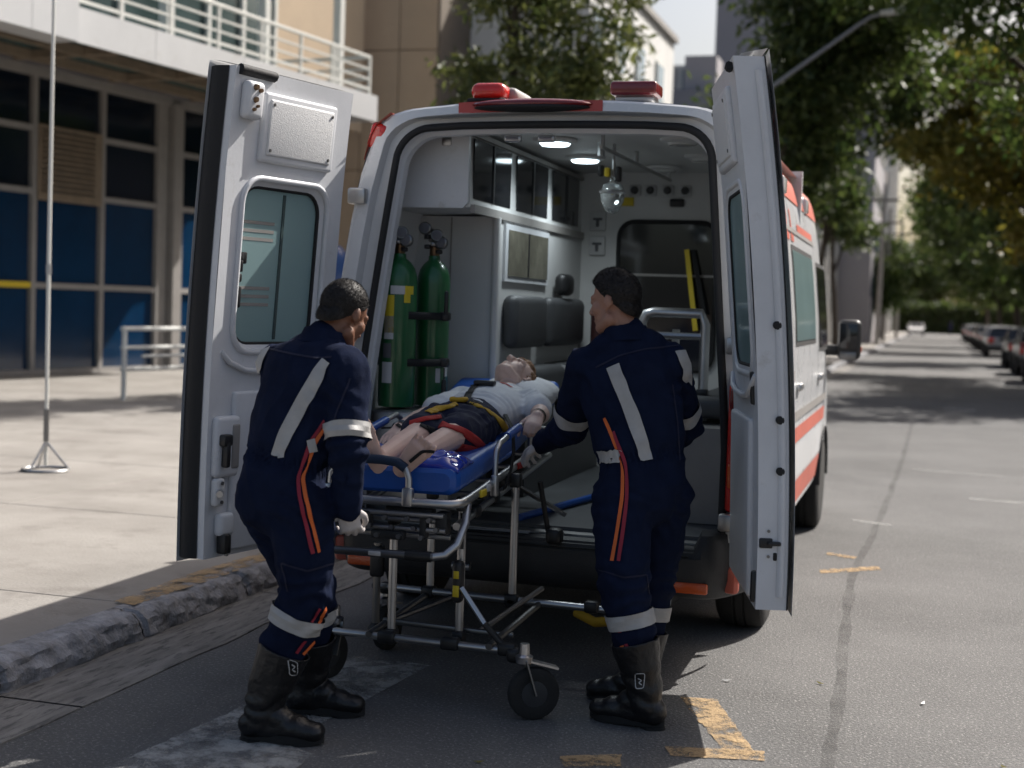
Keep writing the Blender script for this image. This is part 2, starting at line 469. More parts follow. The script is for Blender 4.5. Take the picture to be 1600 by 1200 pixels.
# pavement: bed sheet and cast slabs
pv = tag(MB().box(-40, -3.53, -6, 60, -.02, SW-.02).build('pavement', M['gutter'], None), kind='structure')
sl = MB().rbox((0, 0, 0), (2.395, 2.395, .06), .005, 1).mesh('slab', 30); sl.materials.append(M['concrete'])
for i in range(14):
    for j in range(22):
        x = -3.545-1.2-i*2.4; y = -5 + j*2.4
        if y < 30:
            o = bpy.data.objects.new('slab', sl); COL.objects.link(o); o.parent = pv; o.location = (x, y, SW-.03 + .002*((i*7+j*3) % 3)/2)
struct('far_pavement', MB().add([(-40, 48, SW), (kx(48)-.1, 48, SW), (kx(60)-.1, 400, SW), (-40, 400, SW)], [(0, 1, 2, 3)]), M['concrete'])
fk = MB(); fk.box(-3.05, -2.86, 45.4, 400, -.02, SW+.01); struct('far_kerb', fk, M['kerb'])
struct('opposite_kerb', MB().box(4.2, 4.36, -20, 400, -.02, .13), M['kerb'])
struct('opposite_pavement', MB().box(4.36, 14, -20, 400, -.02, .12), M['concrete'])

# painted marks, worn
def mark(name, poly, m, z=.003):
    mb = MB(); out = []; n = len(poly)
    for i in range(n):                     # ragged, chipped outline
        a, b = Vector((*poly[i], 0)), Vector((*poly[(i+1) % n], 0)); k = max(2, int((b-a).length/.022)); nr = Vector((-(b-a).y, (b-a).x, 0)).normalized()
        for j in range(k):
            p = a.lerp(b, j/k); q = p*34
            out.append(p + nr*(.006*noise.noise(q) + .018*max(0, noise.noise(p*13+Vector((7, 3, 0)))-.05)))
    poly = [(p.x, p.y) for p in out]; n = len(poly)
    mb.add([(x, y, z) for x, y in poly], [tuple(range(n))])
    return struct(name, mb, m, 0)
mark('crossing_stripe', [(-2.62, 3.2), (-2.22, 3.2), (-2.02, 5.72), (-2.38, 5.75)], M['white_road'])
mark('crossing_stripe', [(-2.16, 2.6), (-1.78, 2.6), (-1.98, 4.42), (-2.14, 4.5)], M['white_road'], .0036)
for poly in ([(-.92, 5.66), (-.78, 5.68), (-.54, 5.02), (-.64, 4.98)], [(-.86, 4.98), (-.52, 5.06), (-.50, 4.95), (-.82, 4.88)],
             [(-1.18, 4.72), (-.99, 4.83), (-.96, 4.70), (-1.14, 4.62)],
             [(-.62, 8.9), (-.28, 9.2), (-.26, 9.08), (-.60, 8.78)], [(-.62, 9.6), (-.42, 9.5), (-.44, 9.42), (-.62, 9.5)]):
    mark('yellow_mark', poly, M['yellow_road'], .003 + .0005*(len(bpy.data.objects) % 4))
mark('yellow_kerb_mark', [(-3.60, 5.75), (-3.47, 5.72), (-3.45, 6.2), (-3.44, 7.5), (-3.56, 7.5), (-3.62, 6.6)], M['yellow_road'], SW+.0125)
for (x0, y0, w, l) in ((-.15, 15.4, .9, .12), (.35, 13.1, .9, .16), (-.55, 11.2, .3, .12), (.2, 26.2, .55, 1.3), (-.6, 17.8, .4, .06)):
    mark('faded_white_mark', [(x0, y0), (x0+w, y0-.15), (x0+w, y0+l-.15), (x0, y0+l)], M['white_faint'])

# tar seam running along the road
sm_pts = [(-.29, 3.5), (-.29, 5.0), (-.30, 5.6), (-.33, 6.5), (-.38, 7.6), (-.42, 8.8), (-.37, 10.4), (-.34, 12), (-.29, 16.4), (-.28, 23)]
L_, R_ = [], []
for (x0, y0), (x1, y1) in zip(sm_pts[:-1], sm_pts[1:]):
    for k in range(16):
        y = y0+(y1-y0)*k/16; x = x0+(x1-x0)*k/16 + .016*noise.noise((y*1.4, 1, 0)); w = .026 + .014*noise.noise((y*2.3, 5, 0)) + .004*noise.noise((y*9, 2, 0))
        L_.append((x-w, y)); R_.append((x+w, y))
mb = MB(); mb.strip([(x, y, .002) for x, y in L_], [(x, y, .002) for x, y in R_]); struct('tar_seam', mb, M['tar'], 0)
# road debris: a few fallen leaves and chips
for i, (x, y) in enumerate(((-.78, 5.98), (.02, 5.95), (-.4, 6.1), (.62, 6.6), (.3, 5.2), (-1.42, 4.55))):
    mb = MB(); a = i*1.3; l = .022
    mb.add([(x+l*math.cos(a), y+l*math.sin(a), .012), (x-.4*l*math.sin(a), y+.4*l*math.cos(a), .006), (x-l*math.cos(a), y-l*math.sin(a), .008), (x+.4*l*math.sin(a), y-.4*l*math.cos(a), .006)], [(0, 1, 2, 3)])
    tag(mb.build('fallen_leaf', M['label_white' if i < 2 else 'leaf_y'], None, 0), 'tiny dry leaf fallen on the sunlit asphalt', 'leaf', 'fallen leaves on the road')

# ---------------------------------------------------------------- blue glass building with canopy
BB = R(7.7)
BD = Vector((math.sin(BB), math.cos(BB), 0)); BN = Vector((math.cos(BB), -math.sin(BB), 0)); BP = Vector((-15.1, 20.6, 0))
def bp(s, o, z): return BP + BD*s + BN*o + Vector((0, 0, z))
def bbox(mb, s0, s1, o0, o1, z0, z1):
    vs = [bp(s, o, z) for z in (z0, z1) for s, o in ((s0, o0), (s1, o0), (s1, o1), (s0, o1))]
    return mb.add(vs, [(3,2,1,0),(4,5,6,7),(0,1,5,4),(1,2,6,5),(2,3,7,6),(3,0,4,7)])
gb = thing('glass_building', 'building with blue glass front under a pale canopy and white balcony railing', 'building', tuple(bp(0, 0, 0)))
bbox(MB(), -14, 7.6, -9, -.6, 0, 13).build('wall', M['far_wall'], gb)
bbox(MB(), -14, 7.6, -.55, -.3, 0, 5.3).build('interior_backing', M['glass_navy'], gb)
sv = [-9.6, -7.6, -5.6, -3.4, -1.3, .68, 2.43, 4.2, 6.3, 7.5]
zr = [.16, 1.68, 3.30, 4.38, 5.33]
for i in range(len(sv)-1):
    for j in range(4):
        s0, s1 = sv[i]+.06, sv[i+1]-.06
        if i == 6: s1 = 4.0
        if i == 7: s0 = 4.6
        bbox(MB(), s0, s1, -.10, -.07 + .004*((i+j) % 3), zr[j]+.05, zr[j+1]-.05).build('pane', M['glass_blue' if j < 2 else 'glass_navy'], gb)
for i, s in enumerate(sv):
    if i == 7: continue
    bbox(MB(), s-.055, s+.055, -.13, .02, .12, 5.4).build('mullion', M['frame_grey'], gb, bevel=.006)
bbox(MB(), 3.98, 4.28, -.14, .03, .12, 5.4).build('mullion', M['frame_grey'], gb, bevel=.006)
bbox(MB(), 4.32, 4.60, -.18, .16, .12, 5.32).build('column', M['frame_grey'], gb, bevel=.01)
for z in zr[:-1]:
    for i in range(len(sv)-1):
        a, b = sv[i]+.055, sv[i+1]-.055
        if i == 6: b = 3.98
        if i == 7: a = 4.6
        bbox(MB(), a, b, -.12, .01, z-.05, z+.05).build('transom', M['label_yellow' if (z == 1.68 and i == 4) else 'frame_grey'], gb)
bbox(MB(), -14, 7.6, -.2, .08, 5.27, 5.42).build('head_beam', M['frame_grey'], gb)
lv = bbox(MB(), .72, 2.34, .03, .06, 3.16, 4.46).build('louvre_panel', M['louvre'], gb)
for k in range(12):
    z = 3.30 + k*.094
    mb = MB(); vs = [bp(.78, .06, z), bp(2.12, .06, z), bp(2.12, .12, z-.03), bp(.78, .12, z-.03), bp(.78, .06, z+.055), bp(2.12, .06, z+.055), bp(2.12, .125, z-.015), bp(.78, .125, z-.015)]
    mb.add(vs, [(3,2,1,0),(4,5,6,7),(0,1,5,4),(1,2,6,5),(2,3,7,6),(3,0,4,7)]).build('slat', M['louvre'], lv)
# canopy
can = bbox(MB(), -14, 7.15, 2.86, 2.95, 5.30, 5.76).build('canopy', M['fascia'], gb)
fs = [-1.95, .1, 2.5, 4.9, 7.2]
for a, b in zip(fs[:-1], fs[1:]): bbox(MB(), a+.006, b-.006, 2.95, 3.0, 5.27, 5.79).build('fascia_panel', M['fascia'], can)
bbox(MB(), 7.15, 7.2, 0, 2.95, 5.28, 5.78).build('fascia_panel', M['fascia'], can)
bbox(MB(), -2.9, -1.96, 2.7, 3.25, 5.22, 7.4).build('fascia_panel', M['fascia'], can)
bbox(MB(), -7.0, -2.91, 2.7, 3.25, 5.22, 7.4).build('fascia_panel', M['fascia'], can)
bbox(MB(), -14, 7.15, 0, 2.86, 5.58, 5.72).build('soffit', M['soffit'], can)
for o in (.45, 1.55, 2.72): bbox(MB(), -14, 7.14, o-.05, o+.05, 5.42, 5.575).build('soffit_beam', M['louvre'], can)
for s in (-5.0, -2.0, .1, 2.5, 4.9, 7.0): bbox(MB(), s-.06, s+.06, .09, 2.65, 5.44, 5.572).build('soffit_beam', M['louvre'], can)
# balcony railing
rl = bbox(MB(), -1.9, 7.08, 2.84, 2.90, 6.53, 6.59).build('railing', M['rail_white'], gb, bevel=.008)
for z, h in ((6.32, .035), (6.12, .035), (5.92, .05)):
    bbox(MB(), -1.9, 7.05, 2.85, 2.89, z-h/2, z+h/2).build('rail', M['rail_white'], rl)
for s in (-1.85, -.6, .62, 1.92, 3.2, 4.5, 5.6, 5.72, 7.06): bbox(MB(), s-.025, s+.025, 2.845, 2.895, 5.76, 6.53).build('post', M['rail_white'], rl)
bbox(MB(), 7.035, 7.085, .2, 2.84, 6.53, 6.59).build('rail', M['rail_white'], rl)
for z in (5.92, 6.12, 6.32): bbox(MB(), 7.045, 7.08, .2, 2.84, z-.02, z+.02).build('rail', M['rail_white'], rl)
# storey above the canopy
us = [-5.6, -3.7, -2.0, -.3, 1.4, 3.1, 4.6, 5.8, 7.0, 8.2]
for i in range(len(us)-1):
    bbox(MB(), us[i]+.05, us[i+1]-.05, -.30, -.26, 6.5, 9.6).build('pane', M['glass_green'], gb)
    bbox(MB(), us[i]+.05, us[i+1]-.05, -.30, -.25, 5.8, 6.42).build('pane', M['glass_blue'], gb)
for s in us: bbox(MB(), s-.05, s+.05, -.34, -.18, 5.72, 9.7).build('mullion', M['rail_white'], gb)
for s in (-1.2, 2.0, 5.0, 7.75): bbox(MB(), s-.09, s+.09, 1.6, 1.78, 5.72, 11).build('column', M['rail_white'], gb, bevel=.01)
bbox(MB(), 8.26, 12, -.4, -.2, 5.72, 12).build('wall_panel', M['tan'], gb)

# handrail on the pavement
hr = thing('handrail', 'tubular steel handrail on the pavement before the blue glass front', 'handrail', (-10.6, 17.1, SW))
hx = Vector((-.02, 1, 0)).normalized()
hd = (bp(3.03, 0, 0)-bp(0, 0, 0)).normalized()
h0 = Vector((-10.6, 17.1, SW))
def hp(s, z, o=0): return h0 + hd*s + BN*o + Vector((0, 0, z))
for z, r in ((.98, .032), (.72, .028), (.42, .032)):
    MB().tube([hp(-.05, z), hp(3.6, z)], r, 10).build('rail', M['rail_white'], hr)
MB().tube([hp(-.05, .62, .35), hp(3.6, .62, .35)], .02, 8).build('rail', M['rail_white'], hr)
for s in (0, 1.8, 3.55): MB().tube([hp(s, 0), hp(s, .99)], .035, 10).build('post', M['rail_white'], hr)

# tall thin mast on a ring base
ms = thing('mast', 'tall thin metal mast standing on a ring foot on the pavement', 'mast', (-6.81, 9.86, SW))
mx, my = -6.81, 9.86
MB().tube([(mx, my, SW+.05), (mx, my, 2.0), (mx+.02, my, 6.2)], [.015, .015, .013], 10).build('rod', M['rail_white'], ms)
MB().tube([(mx, my, SW+.24), (mx, my, SW+.50)], .022, 10).build('sleeve', M['chrome_dark'], ms)
MB().tube([(mx, my, 1.70), (mx, my, 1.78)], .022, 10).build('joint_collar', M['alu'], ms)
MB().tube([(mx+.18*math.cos(a), my+.18*math.sin(a), SW+.014) for a in [2*PI*k/28 for k in range(28)]], .012, 6, closed=True).build('ring_foot', M['alu'], ms)
for k in range(3):
    a = 2*PI*k/3+.4
    MB().tube([(mx, my, SW+.24), (mx+.18*math.cos(a), my+.18*math.sin(a), SW+.02)], .010, 6).build('strut', M['alu'], ms)

# ---------------------------------------------------------------- buildings behind
tb = thing('tan_building', 'tan panel-clad building behind the open van door', 'building', (-16, 34, 0))
MB().box(-24, -12.35, 34.06, 44, 0, 16).build('wall', M['joint'], tb)
pm_ = MB().rbox((0, 0, 0), (1.0, .07, 3.0), .012, 1)
for i in range(9):
    for j in range(5):
        if i == 8: continue
        x1 = -12.31 - i*1.02; z0 = -1.08 + j*3.02
        MB().rbox((x1-.5, 34.0, z0+1.5), (1.0, .09, 3.0), .012, 1).build('panel', M['tan'], tb)
MB().box(-12.33, -12.25, 34.0, 36.4, 0, 16).build('corner_return', M['joint'], tb)
MB().box(-13.0, -12.36, 33.9, 33.95, 5.0, 6.1).build('window', M['win_blue'], tb)

wb = thing('white_building', 'white rendered building with small bluish windows and sloping eaves behind the tree', 'building', (-10.6, 36, 0))
MB().box(-13.4, -9, 36.4, 48.5, 0, 10.75).build('wall', M['white_wall'], wb)
MB().box(-13.5, -8.86, 36.3, 48.6, 10.75, 10.95).build('roof_edge', M['frame_grey'], wb)
MB().box(-12.2, -11.75, 36.3, 36.42, 4.6, 7.2).build('recess', M['joint'], wb)
MB().add([(-9.0, 36.4, 7.9), (-8.4, 36.4, 7.5), (-8.4, 41, 7.5), (-9.0, 41, 7.9), (-9.0, 36.4, 7.75), (-8.4, 36.4, 7.38), (-8.4, 41, 7.38), (-9.0, 41, 7.75)],
         [(0,1,2,3),(4,5,6,7),(0,1,5,4),(1,2,6,5),(2,3,7,6),(3,0,4,7)]).build('awning', M['plaster_grey'], wb)
for y in (37.2, 39.9, 42.8, 45.9):
    for z in (1.2, 4.2, 6.15, 8.95):
        w = MB().box(-9.02, -8.93, y-.55, y+.55, z-.68, z+.68).build('window', M['rail_white'], wb)
        for s in (-1, 1): MB().box(-8.93, -8.91, y+s*.26-.23, y+s*.26+.23, z-.60, z+.60).build('pane', M['win_blue'], w)
lt = thing('tower_block', 'plain lilac grey tower block beyond the white building', 'tower', (-9, 90, 0))
MB().box(-14.1, -4, 90, 104, 0, 46).build('wall', M['lilac'], lt)
for k in range(6):
    for z in range(3, 44, 3):
        MB().box(-4.0, -3.95, 91+k*2.2, 92+k*2.2, z, z+1.3).build('window', M['far_win'], lt)
lw = thing('low_grey_block', 'low blue grey block with rooftop box against the sky', 'building', (-13, 70, 0))
MB().box(-17, -10.8, 70, 80, 0, 12.6).build('wall', M['plaster_grey'], lw)
MB().box(-12.6, -11.0, 71, 73, 12.6, 14.4).build('rooftop_box', M['lilac'], lw)
def far_block(label, x0, x1, y0, y1, h, fl, m, pil=True):
    t = thing('apartment_block', label, 'building', ((x0+x1)/2, y0, 0))
    MB().box(x0, x1, y0, y1, 0, h).build('wall', m, t)
    n = max(2, int((y1-y0)/3.2))
    for i in range(n):
        yc = y0 + (i+.5)*(y1-y0)/n
        for z in np.arange(2.2, h-1.5, fl):
            MB().box(x1-.02, x1+.06, yc-.7, yc+.7, z, z+1.5).build('window', M['far_win'], t)
        if pil: MB().box(x1-.02, x1+.28, yc+1.1, yc+1.4, 0, h).build('pilaster', M['white_wall'], t)
    n = max(2, int((x1-x0)/1.7))
    for i in range(n):
        xc = x0 + (i+.5)*(x1-x0)/n
        for z in np.arange(2.2, h-1.5, fl): MB().box(xc-.42, xc+.42, y0-.06, y0+.02, z, z+1.5).build('window', M['far_win'], t)
        if pil: MB().box(xc+.62, xc+.86, y0-.25, y0+.02, 0, h).build('pilaster', M['white_wall'], t)
    for z in np.arange(4.6, h, 2*fl): MB().box(x0, x1+.32, y0-.32, y0-.26, z, z+.5).build('balcony_band', M['white_wall'], t)
far_block('pinkish apartment block with pale pilasters far along the left pavement', -16, -5.6, 150, 185, 30, 3.0, M['far_wall'])
far_block('low grey house front behind the dark left pavement trees', -14, -6.2, 66, 96, 9, 3.0, M['far_wall'])
far_block('beige block rising between the left trees and the far apartment block', -22, -7.5, 100, 140, 19, 3.0, M['white_wall'])
ow = thing('opposite_building', 'pale wall of the building behind the right parked cars', 'building', (18, 60, 0))
MB().box(13, 26, 25, 150, 0, 15).build('wall', M['far_wall'], ow)
for k in range(20): MB().box(12.94, 13.02, 28+k*6, 30+k*6, 2, 4).build('window', M['far_win'], ow)

# ================================================================ trees
def leaves_mesh(name, pts, size, m, droop=.3, aspect=.42):
    n = len(pts)
    d = rng.normal(size=(n, 3)); d[:, 2] -= droop; d /= np.linalg.norm(d, axis=1)[:, None]
    s = rng.normal(size=(n, 3)); s -= d*(s*d).sum(1)[:, None]; s /= np.linalg.norm(s, axis=1)[:, None]
    L = size*(.6+.8*rng.random(n))[:, None]
    v = np.empty((n, 4, 3))
    v[:, 0] = pts; v[:, 1] = pts + d*L*.5 + s*L*aspect*.5; v[:, 2] = pts + d*L; v[:, 3] = pts + d*L*.5 - s*L*aspect*.5
    me = bpy.data.meshes.new(name)
    me.vertices.add(n*4); me.vertices.foreach_set('co', v.reshape(-1))
    me.loops.add(n*4); me.loops.foreach_set('vertex_index', np.arange(n*4, dtype=np.int32))
    me.polygons.add(n); me.polygons.foreach_set('loop_start', np.arange(n, dtype=np.int32)*4)
    me.update(calc_edges=True)
    me.materials.append(m)
    return me

def tree(name, label, base, top, tr, blobs, nleaf, size, lm, bark='bark', group=None, ncl=70, clr=.5, bend=.3, twigs=14, droop=.3, aspect=.42):
    t = thing(name, label, 'tree', base, 0, group)
    base = Vector(base); top = Vector(top)
    mb = MB(); pts = []
    for k in range(9):
        f = k/8
        pts.append(base.lerp(top, f) + Vector((noise.noise((f*3, base.x, base.y))*bend, noise.noise((f*3, base.y, base.x+5))*bend, 0))*f)
    mb.tube(pts, [tr*(1.35 if k == 0 else 1)*(1-.6*k/8) for k in range(9)], 10)
    for (c, r) in blobs:
        c = Vector(c); st = pts[random.randint(4, 7)]
        mid = st.lerp(c, .5) + Vector((random.uniform(-.4, .4), random.uniform(-.4, .4), .35))
        mb.tube([st, st.lerp(mid, .5)+Vector((0, 0, .1)), mid, c], [tr*.42, tr*.32, tr*.22, tr*.08], 7)
        for q in range(twigs//3):
            e = c + Vector((random.gauss(0, r[0]*.5), random.gauss(0, r[1]*.5), random.gauss(0, r[2]*.5)))
            mb.tube([mid.lerp(c, random.random()), e], [tr*.10, tr*.03], 5)
    mb.build('trunk', M[bark], t, 60)
    allp = []
    tot = sum(r[0]*r[1]*r[2] for _, r in blobs)
    for (c, r) in blobs:
        share = r[0]*r[1]*r[2]/tot
        nc = max(6, int(ncl*share*len(blobs)**.5)); nl = int(nleaf*share)
        q = rng.normal(size=(nc, 3)); q /= np.linalg.norm(q, axis=1)[:, None]; q *= (rng.random(nc)**.45)[:, None]
        cc = np.array(c) + q*np.array(r)
        idx = rng.integers(0, nc, nl)
        rad = clr*(.5+rng.random(nc))
        p = cc[idx] + rng.normal(size=(nl, 3))*(rad[idx][:, None])*np.array([1, 1, .6])*.55
        allp.append(p)
    pts = np.concatenate(allp) - np.array(base)
    me = leaves_mesh('crown', pts, size, lm, droop, aspect)
    o = link('crown', me, None, t)
    return t

# tree behind the van roof
tree('leafy_tree', 'olive green leafy tree rising behind the ambulance roof', (-6.9, 22.2, SW), (-6.6, 22.2, 5.2), .13,
     [((-7.1, 22.4, 5.2), (.75, 1.0, 1.0)), ((-6.0, 22.2, 5.3), (.95, 1.1, 1.2)), ((-6.6, 22.3, 6.6), (1.0, 1.1, 1.1)), ((-5.5, 22.4, 6.2), (.75, 1, 1.0)), ((-6.9, 22.0, 4.0), (.7, .9, .7)), ((-5.8, 22.1, 4.2), (.8, .9, .7)), ((-6.8, 22.2, 8.4), (1.2, 1.4, 1.2)), ((-6.0, 22.2, 9.6), (1.2, 1.3, 1.1)), ((-7.8, 22.2, 9.4), (1.0, 1.3, 1.1))],
     17000, .22, M['leaf_b'], ncl=75, clr=.36, droop=.5, aspect=.28)
# left pavement trees
LT = 'trees along the left pavement'
tree('street_tree', 'dark dense street tree just beyond the white van on the left pavement', (-4.3, 37, SW), (-4.1, 37.2, 6), .20,
     [((-3.4, 37, 7.4), (1.5, 2.0, 1.5)), ((-3.2, 37, 9.8), (1.7, 2.2, 1.8)), ((-3.5, 37.2, 5.8), (1.1, 1.6, 1.3)), ((-4.9, 37.4, 7.0), (.9, 1.2, .6)), ((-1.9, 37, 9.0), (1.6, 2, 1.6)), ((-3.9, 37, 4.4), (.7, 1.0, .9))],
     17000, .26, M['leaf_d'], group=LT, ncl=130, clr=.6)
tree('street_tree', 'dark street tree with a low trunk between the mirror and the lamp posts', (-3.75, 47, SW), (-3.55, 47.5, 6), .16,
     [((-4.2, 47, 7.2), (1.4, 2.0, 1.5)), ((-1.8, 47, 8.6), (1.6, 2.0, 1.5)), ((-3.2, 47.5, 10.5), (1.8, 2.2, 1.7)), ((-3.7, 47, 5.2), (1.0, 1.2, .9)), ((-1.4, 47, 11.2), (1.8, 2, 1.3))],
     13000, .3, M['leaf_d'], group=LT, ncl=120, clr=.65)
tree('street_tree', 'leaning slim-trunked street tree past the dark trees', (-3.9, 60, SW), (-4.4, 60, 6.5), .15,
     [((-4.6, 60, 6.8), (1.5, 1.6, 1.2)), ((-3.6, 60, 5.2), (1.0, 1.2, .8)), ((-5.4, 60, 8.4), (1.6, 1.6, 1.3))], 9000, .3, M['leaf_d'], group=LT, ncl=60, clr=.6)
tree('street_tree', 'low round green tree on the left pavement by the lamp posts', (-4.3, 96, SW), (-4.2, 96, 3), .15,
     [((-4.4, 96, 4.2), (1.8, 2, 1.6)), ((-3.2, 96, 3.4), (1.3, 1.4, 1.1)), ((-5.2, 96, 3), (1.0, 1.0, 1.2))], 7000, .4, M['leaf_m'], group=LT, ncl=50, clr=.7)
tree('street_tree', 'spreading far tree leaning over the left kerb', (-4.2, 120, SW), (-4.0, 120, 4.5), .2,
     [((-3.2, 120, 5.6), (2.4, 2, 1.3)), ((-1.4, 120, 5.0), (1.7, 1.6, 1.0)), ((-4.6, 120, 6.8), (1.9, 1.6, 1.4))], 7000, .45, M['leaf_d'], group=LT, ncl=50, clr=.8)
# right side trees overhanging the road
RT = 'trees along the right pavement'
tree('street_tree', 'big tree with thick dark limbs arching over the right of the road', (4.9, 33, .12), (3.6, 33.5, 6.2), .30,
     [((1.0, 33, 8.8), (2.2, 2.6, 1.5)), ((3.0, 32, 9.2), (2.2, 2.6, 1.6)), ((-1.0, 34, 9.6), (1.8, 2.4, 1.5)), ((2.2, 34, 6.2), (1.3, 1.6, .9)), ((3.6, 34, 5.0), (1.0, 1.4, 1.0)), ((.4, 35, 7.2), (1.2, 1.3, .8)), ((2.0, 33, 11.0), (2.6, 3, 1.3))],
     15000, .25, M['leaf_m'], group=RT, ncl=85, clr=.5, bend=.6)
tree('street_tree', 'yellowing tree hanging low over the right parked cars', (4.9, 46, .12), (3.9, 46, 5.4), .24,
     [((.2, 46, 6.9), (1.5, 1.8, 1.1)), ((1.6, 46, 6.4), (1.4, 1.8, 1.2)), ((2.8, 45, 4.6), (.9, 1.2, 1.3)), ((3.6, 46, 6.6), (1.5, 1.8, 1.4)), ((1.4, 47, 9), (2.4, 2.4, 1.4))],
     15000, .28, M['leaf_y'], group=RT, ncl=85, clr=.5, bend=.5)
tree('street_tree', 'shaded tree behind the yellowing one above the right kerb', (5.0, 60, .12), (4.4, 60, 5), .26,
     [((2.6, 60, 6.2), (2.2, 2.4, 1.8)), ((4.6, 60, 4.6), (2.0, 2.0, 1.8)), ((1.0, 60, 8.2), (2.2, 2.4, 1.7)), ((3.6, 60, 9.6), (2.8, 2.6, 1.8)), ((4.2, 59, 3.0), (1.2, 1.4, 1.0))],
     14000, .36, M['leaf_d'], group=RT, ncl=80, clr=.65)
for k, (y, lm, w) in enumerate(((78, 'leaf_m', 'light green tree standing next after the shaded right tree'), (98, 'leaf_d', 'dark tree over the row of distant right cars'), (125, 'leaf_m', 'soft green distant tree on the right pavement'), (155, 'leaf_b', 'olive distant tree on the right where the road narrows'))):
    tree('street_tree', w, (5.2, y, .12), (4.8, y, 5), .26,
         [((3.0, y, 6.0), (2.4, 2.6, 2.0)), ((5.2, y, 5.0), (2.2, 2.2, 2.2)), ((1.0, y+1, 8.4), (2.6, 2.6, 1.9)), ((4.2, y, 9.4), (3.0, 2.8, 2.4)), ((-.4, y, 10.4), (2.2, 2.4, 1.6))],
         9000, .5, M[lm], group=RT, ncl=65, clr=.8)
tree('street_tree', 'broad tree added mostly out of view on the right to shade the road', (6.0, 40, .12), (5.8, 40, 6), .28,  # added mostly out of view so its crown widens the road shade
     [((5.2, 40, 8.4), (2.0, 2.6, 1.6)), ((4.2, 44, 8.0), (1.4, 2.6, 1.4)), ((6.4, 38, 9.6), (2.2, 2.8, 1.6)), ((5.0, 36, 8.2), (1.8, 2.2, 1.3)), ((7.4, 43, 9.4), (2.2, 2.8, 1.6)), ((7.6, 35, 10.0), (2.2, 2.6, 1.5))],
     20000, .36, M['leaf_d'], group=RT, ncl=140, clr=.75)
# trees closing the street
for k, (x, y, h, lm, w) in enumerate(((-7, 215, 9, 'leaf_m', 'pale green tree closing the far end of the street on the left'), (-1.5, 230, 10, 'leaf_b', 'olive tree closing the middle of the far end of the street'), (4.5, 225, 11, 'leaf_m', 'fresh green tree closing the far end of the street on the right'), (10, 220, 12, 'leaf_d', 'dark tree at the far right end of the street'))):
    tree('street_tree', w, (x, y, 0), (x, y, h*.5), .4,
         [((x, y, h*.55), (3.4, 3, h*.22)), ((x-2, y, h*.8), (3.2, 3, h*.25)), ((x+2, y, h*.9), (3.2, 3, h*.28)), ((x, y, h*1.2), (3, 3, h*.25))], 7000, .8, M[lm], group='trees closing the far end of the street', ncl=60, clr=1.3)
hp_ = rng.random((9000, 3))*np.array([26, 3, 4.2]) + np.array([-12, 205, 0])
hg = thing('hedge', 'dark green hedge across the far end of the street', 'hedge', (0, 205, 0))
link('foliage', leaves_mesh('hedge', hp_ - np.array([0, 205, 0]), .7, M['leaf_d']), None, hg)
MB().box(-12, 14, 206, 207.5, 0, 3.6).build('stems', M['bark'], hg)

# ================================================================ street lamp and posts
lp = thing('street_lamp', 'grey street lamp with a long rising arm behind the right van door', 'street lamp', (-4.1, 33.0, SW))
MB().tube([(-4.1, 33, SW), (-4.08, 33, 6.8)], [.085, .06], 10).build('post', M['lamp_grey'], lp)
MB().tube([(-4.08, 33, 6.6), (-3.4, 33, 7.1), (-1.95, 33, 8.15), (-1.72, 33, 8.3), (-1.5, 33, 8.36)], [.05, .045, .04, .04, .04], 8).build('arm', M['lamp_grey'], lp)
MB().rbox((-1.25, 33, 8.41), (.55, .24, .10), .045, 3, Matrix.Rotation(R(-7), 3, 'Y')).build('lamp_head', M['rail_white'], lp)
MB().rbox((-1.22, 33, 8.355), (.36, .18, .03), .012, 2, Matrix.Rotation(R(-7), 3, 'Y')).build('lamp_lens', M['lens_clear'], lp)
for k, (x, y, h, r, w) in enumerate(((-3.3, 86, 9.5, .13, 'nearest concrete utility post on the left kerb past the street tree'), (-3.35, 98, 9, .10, 'thin utility post beside the low round tree'), (-3.3, 128, 10, .14, 'far utility post by the spreading left tree'))):
    t = thing('utility_post', w, 'post', (x, y, SW), 0, 'utility posts on the left pavement')
    MB().tube([(x, y, 0), (x+.1, y, h)], [r*1.2, r*.8], 9).build('shaft', M['post_conc'], t)
    MB().box(x-.9, x+.9, y-.06, y+.06, h-1.0, h-.88).build('crossarm', M['bark'], t)
    for s in (-.8, 0, .8): MB().tube([(x+s, y, h-.88), (x+s, y, h-.7)], .05, 6).build('insulator', M['label_white'], t)

# blue hood beside the far side of the van
bh = thing('phone_hood', 'rounded blue plastic hood on a post behind the left van door', 'hood', (-8.0, 18.0, SW))
MB().tube([(-8.0, 18.1, SW), (-8.0, 18.1, 1.9)], .05, 8).build('post', M['lamp_grey'], bh)
mbh = MB()
mbh.grid(lambda a, b: (-8.0 + .26*math.sin(PI*b)**.6*math.cos(PI*(.5+1.4*(a-.5))+PI/2+PI/2), 18.0 + .26*math.sin(PI*b)**.6*math.sin(PI*(.5+1.4*(a-.5))+PI/2+PI/2), 2.05 + .30*math.cos(PI*b)), 18, 12)
hd_ = mbh.build('hood', mat('blue_hood_plastic', (.01, .05, .18), .35), bh)
so = hd_.modifiers.new('thick', 'SOLIDIFY'); so.thickness = .02

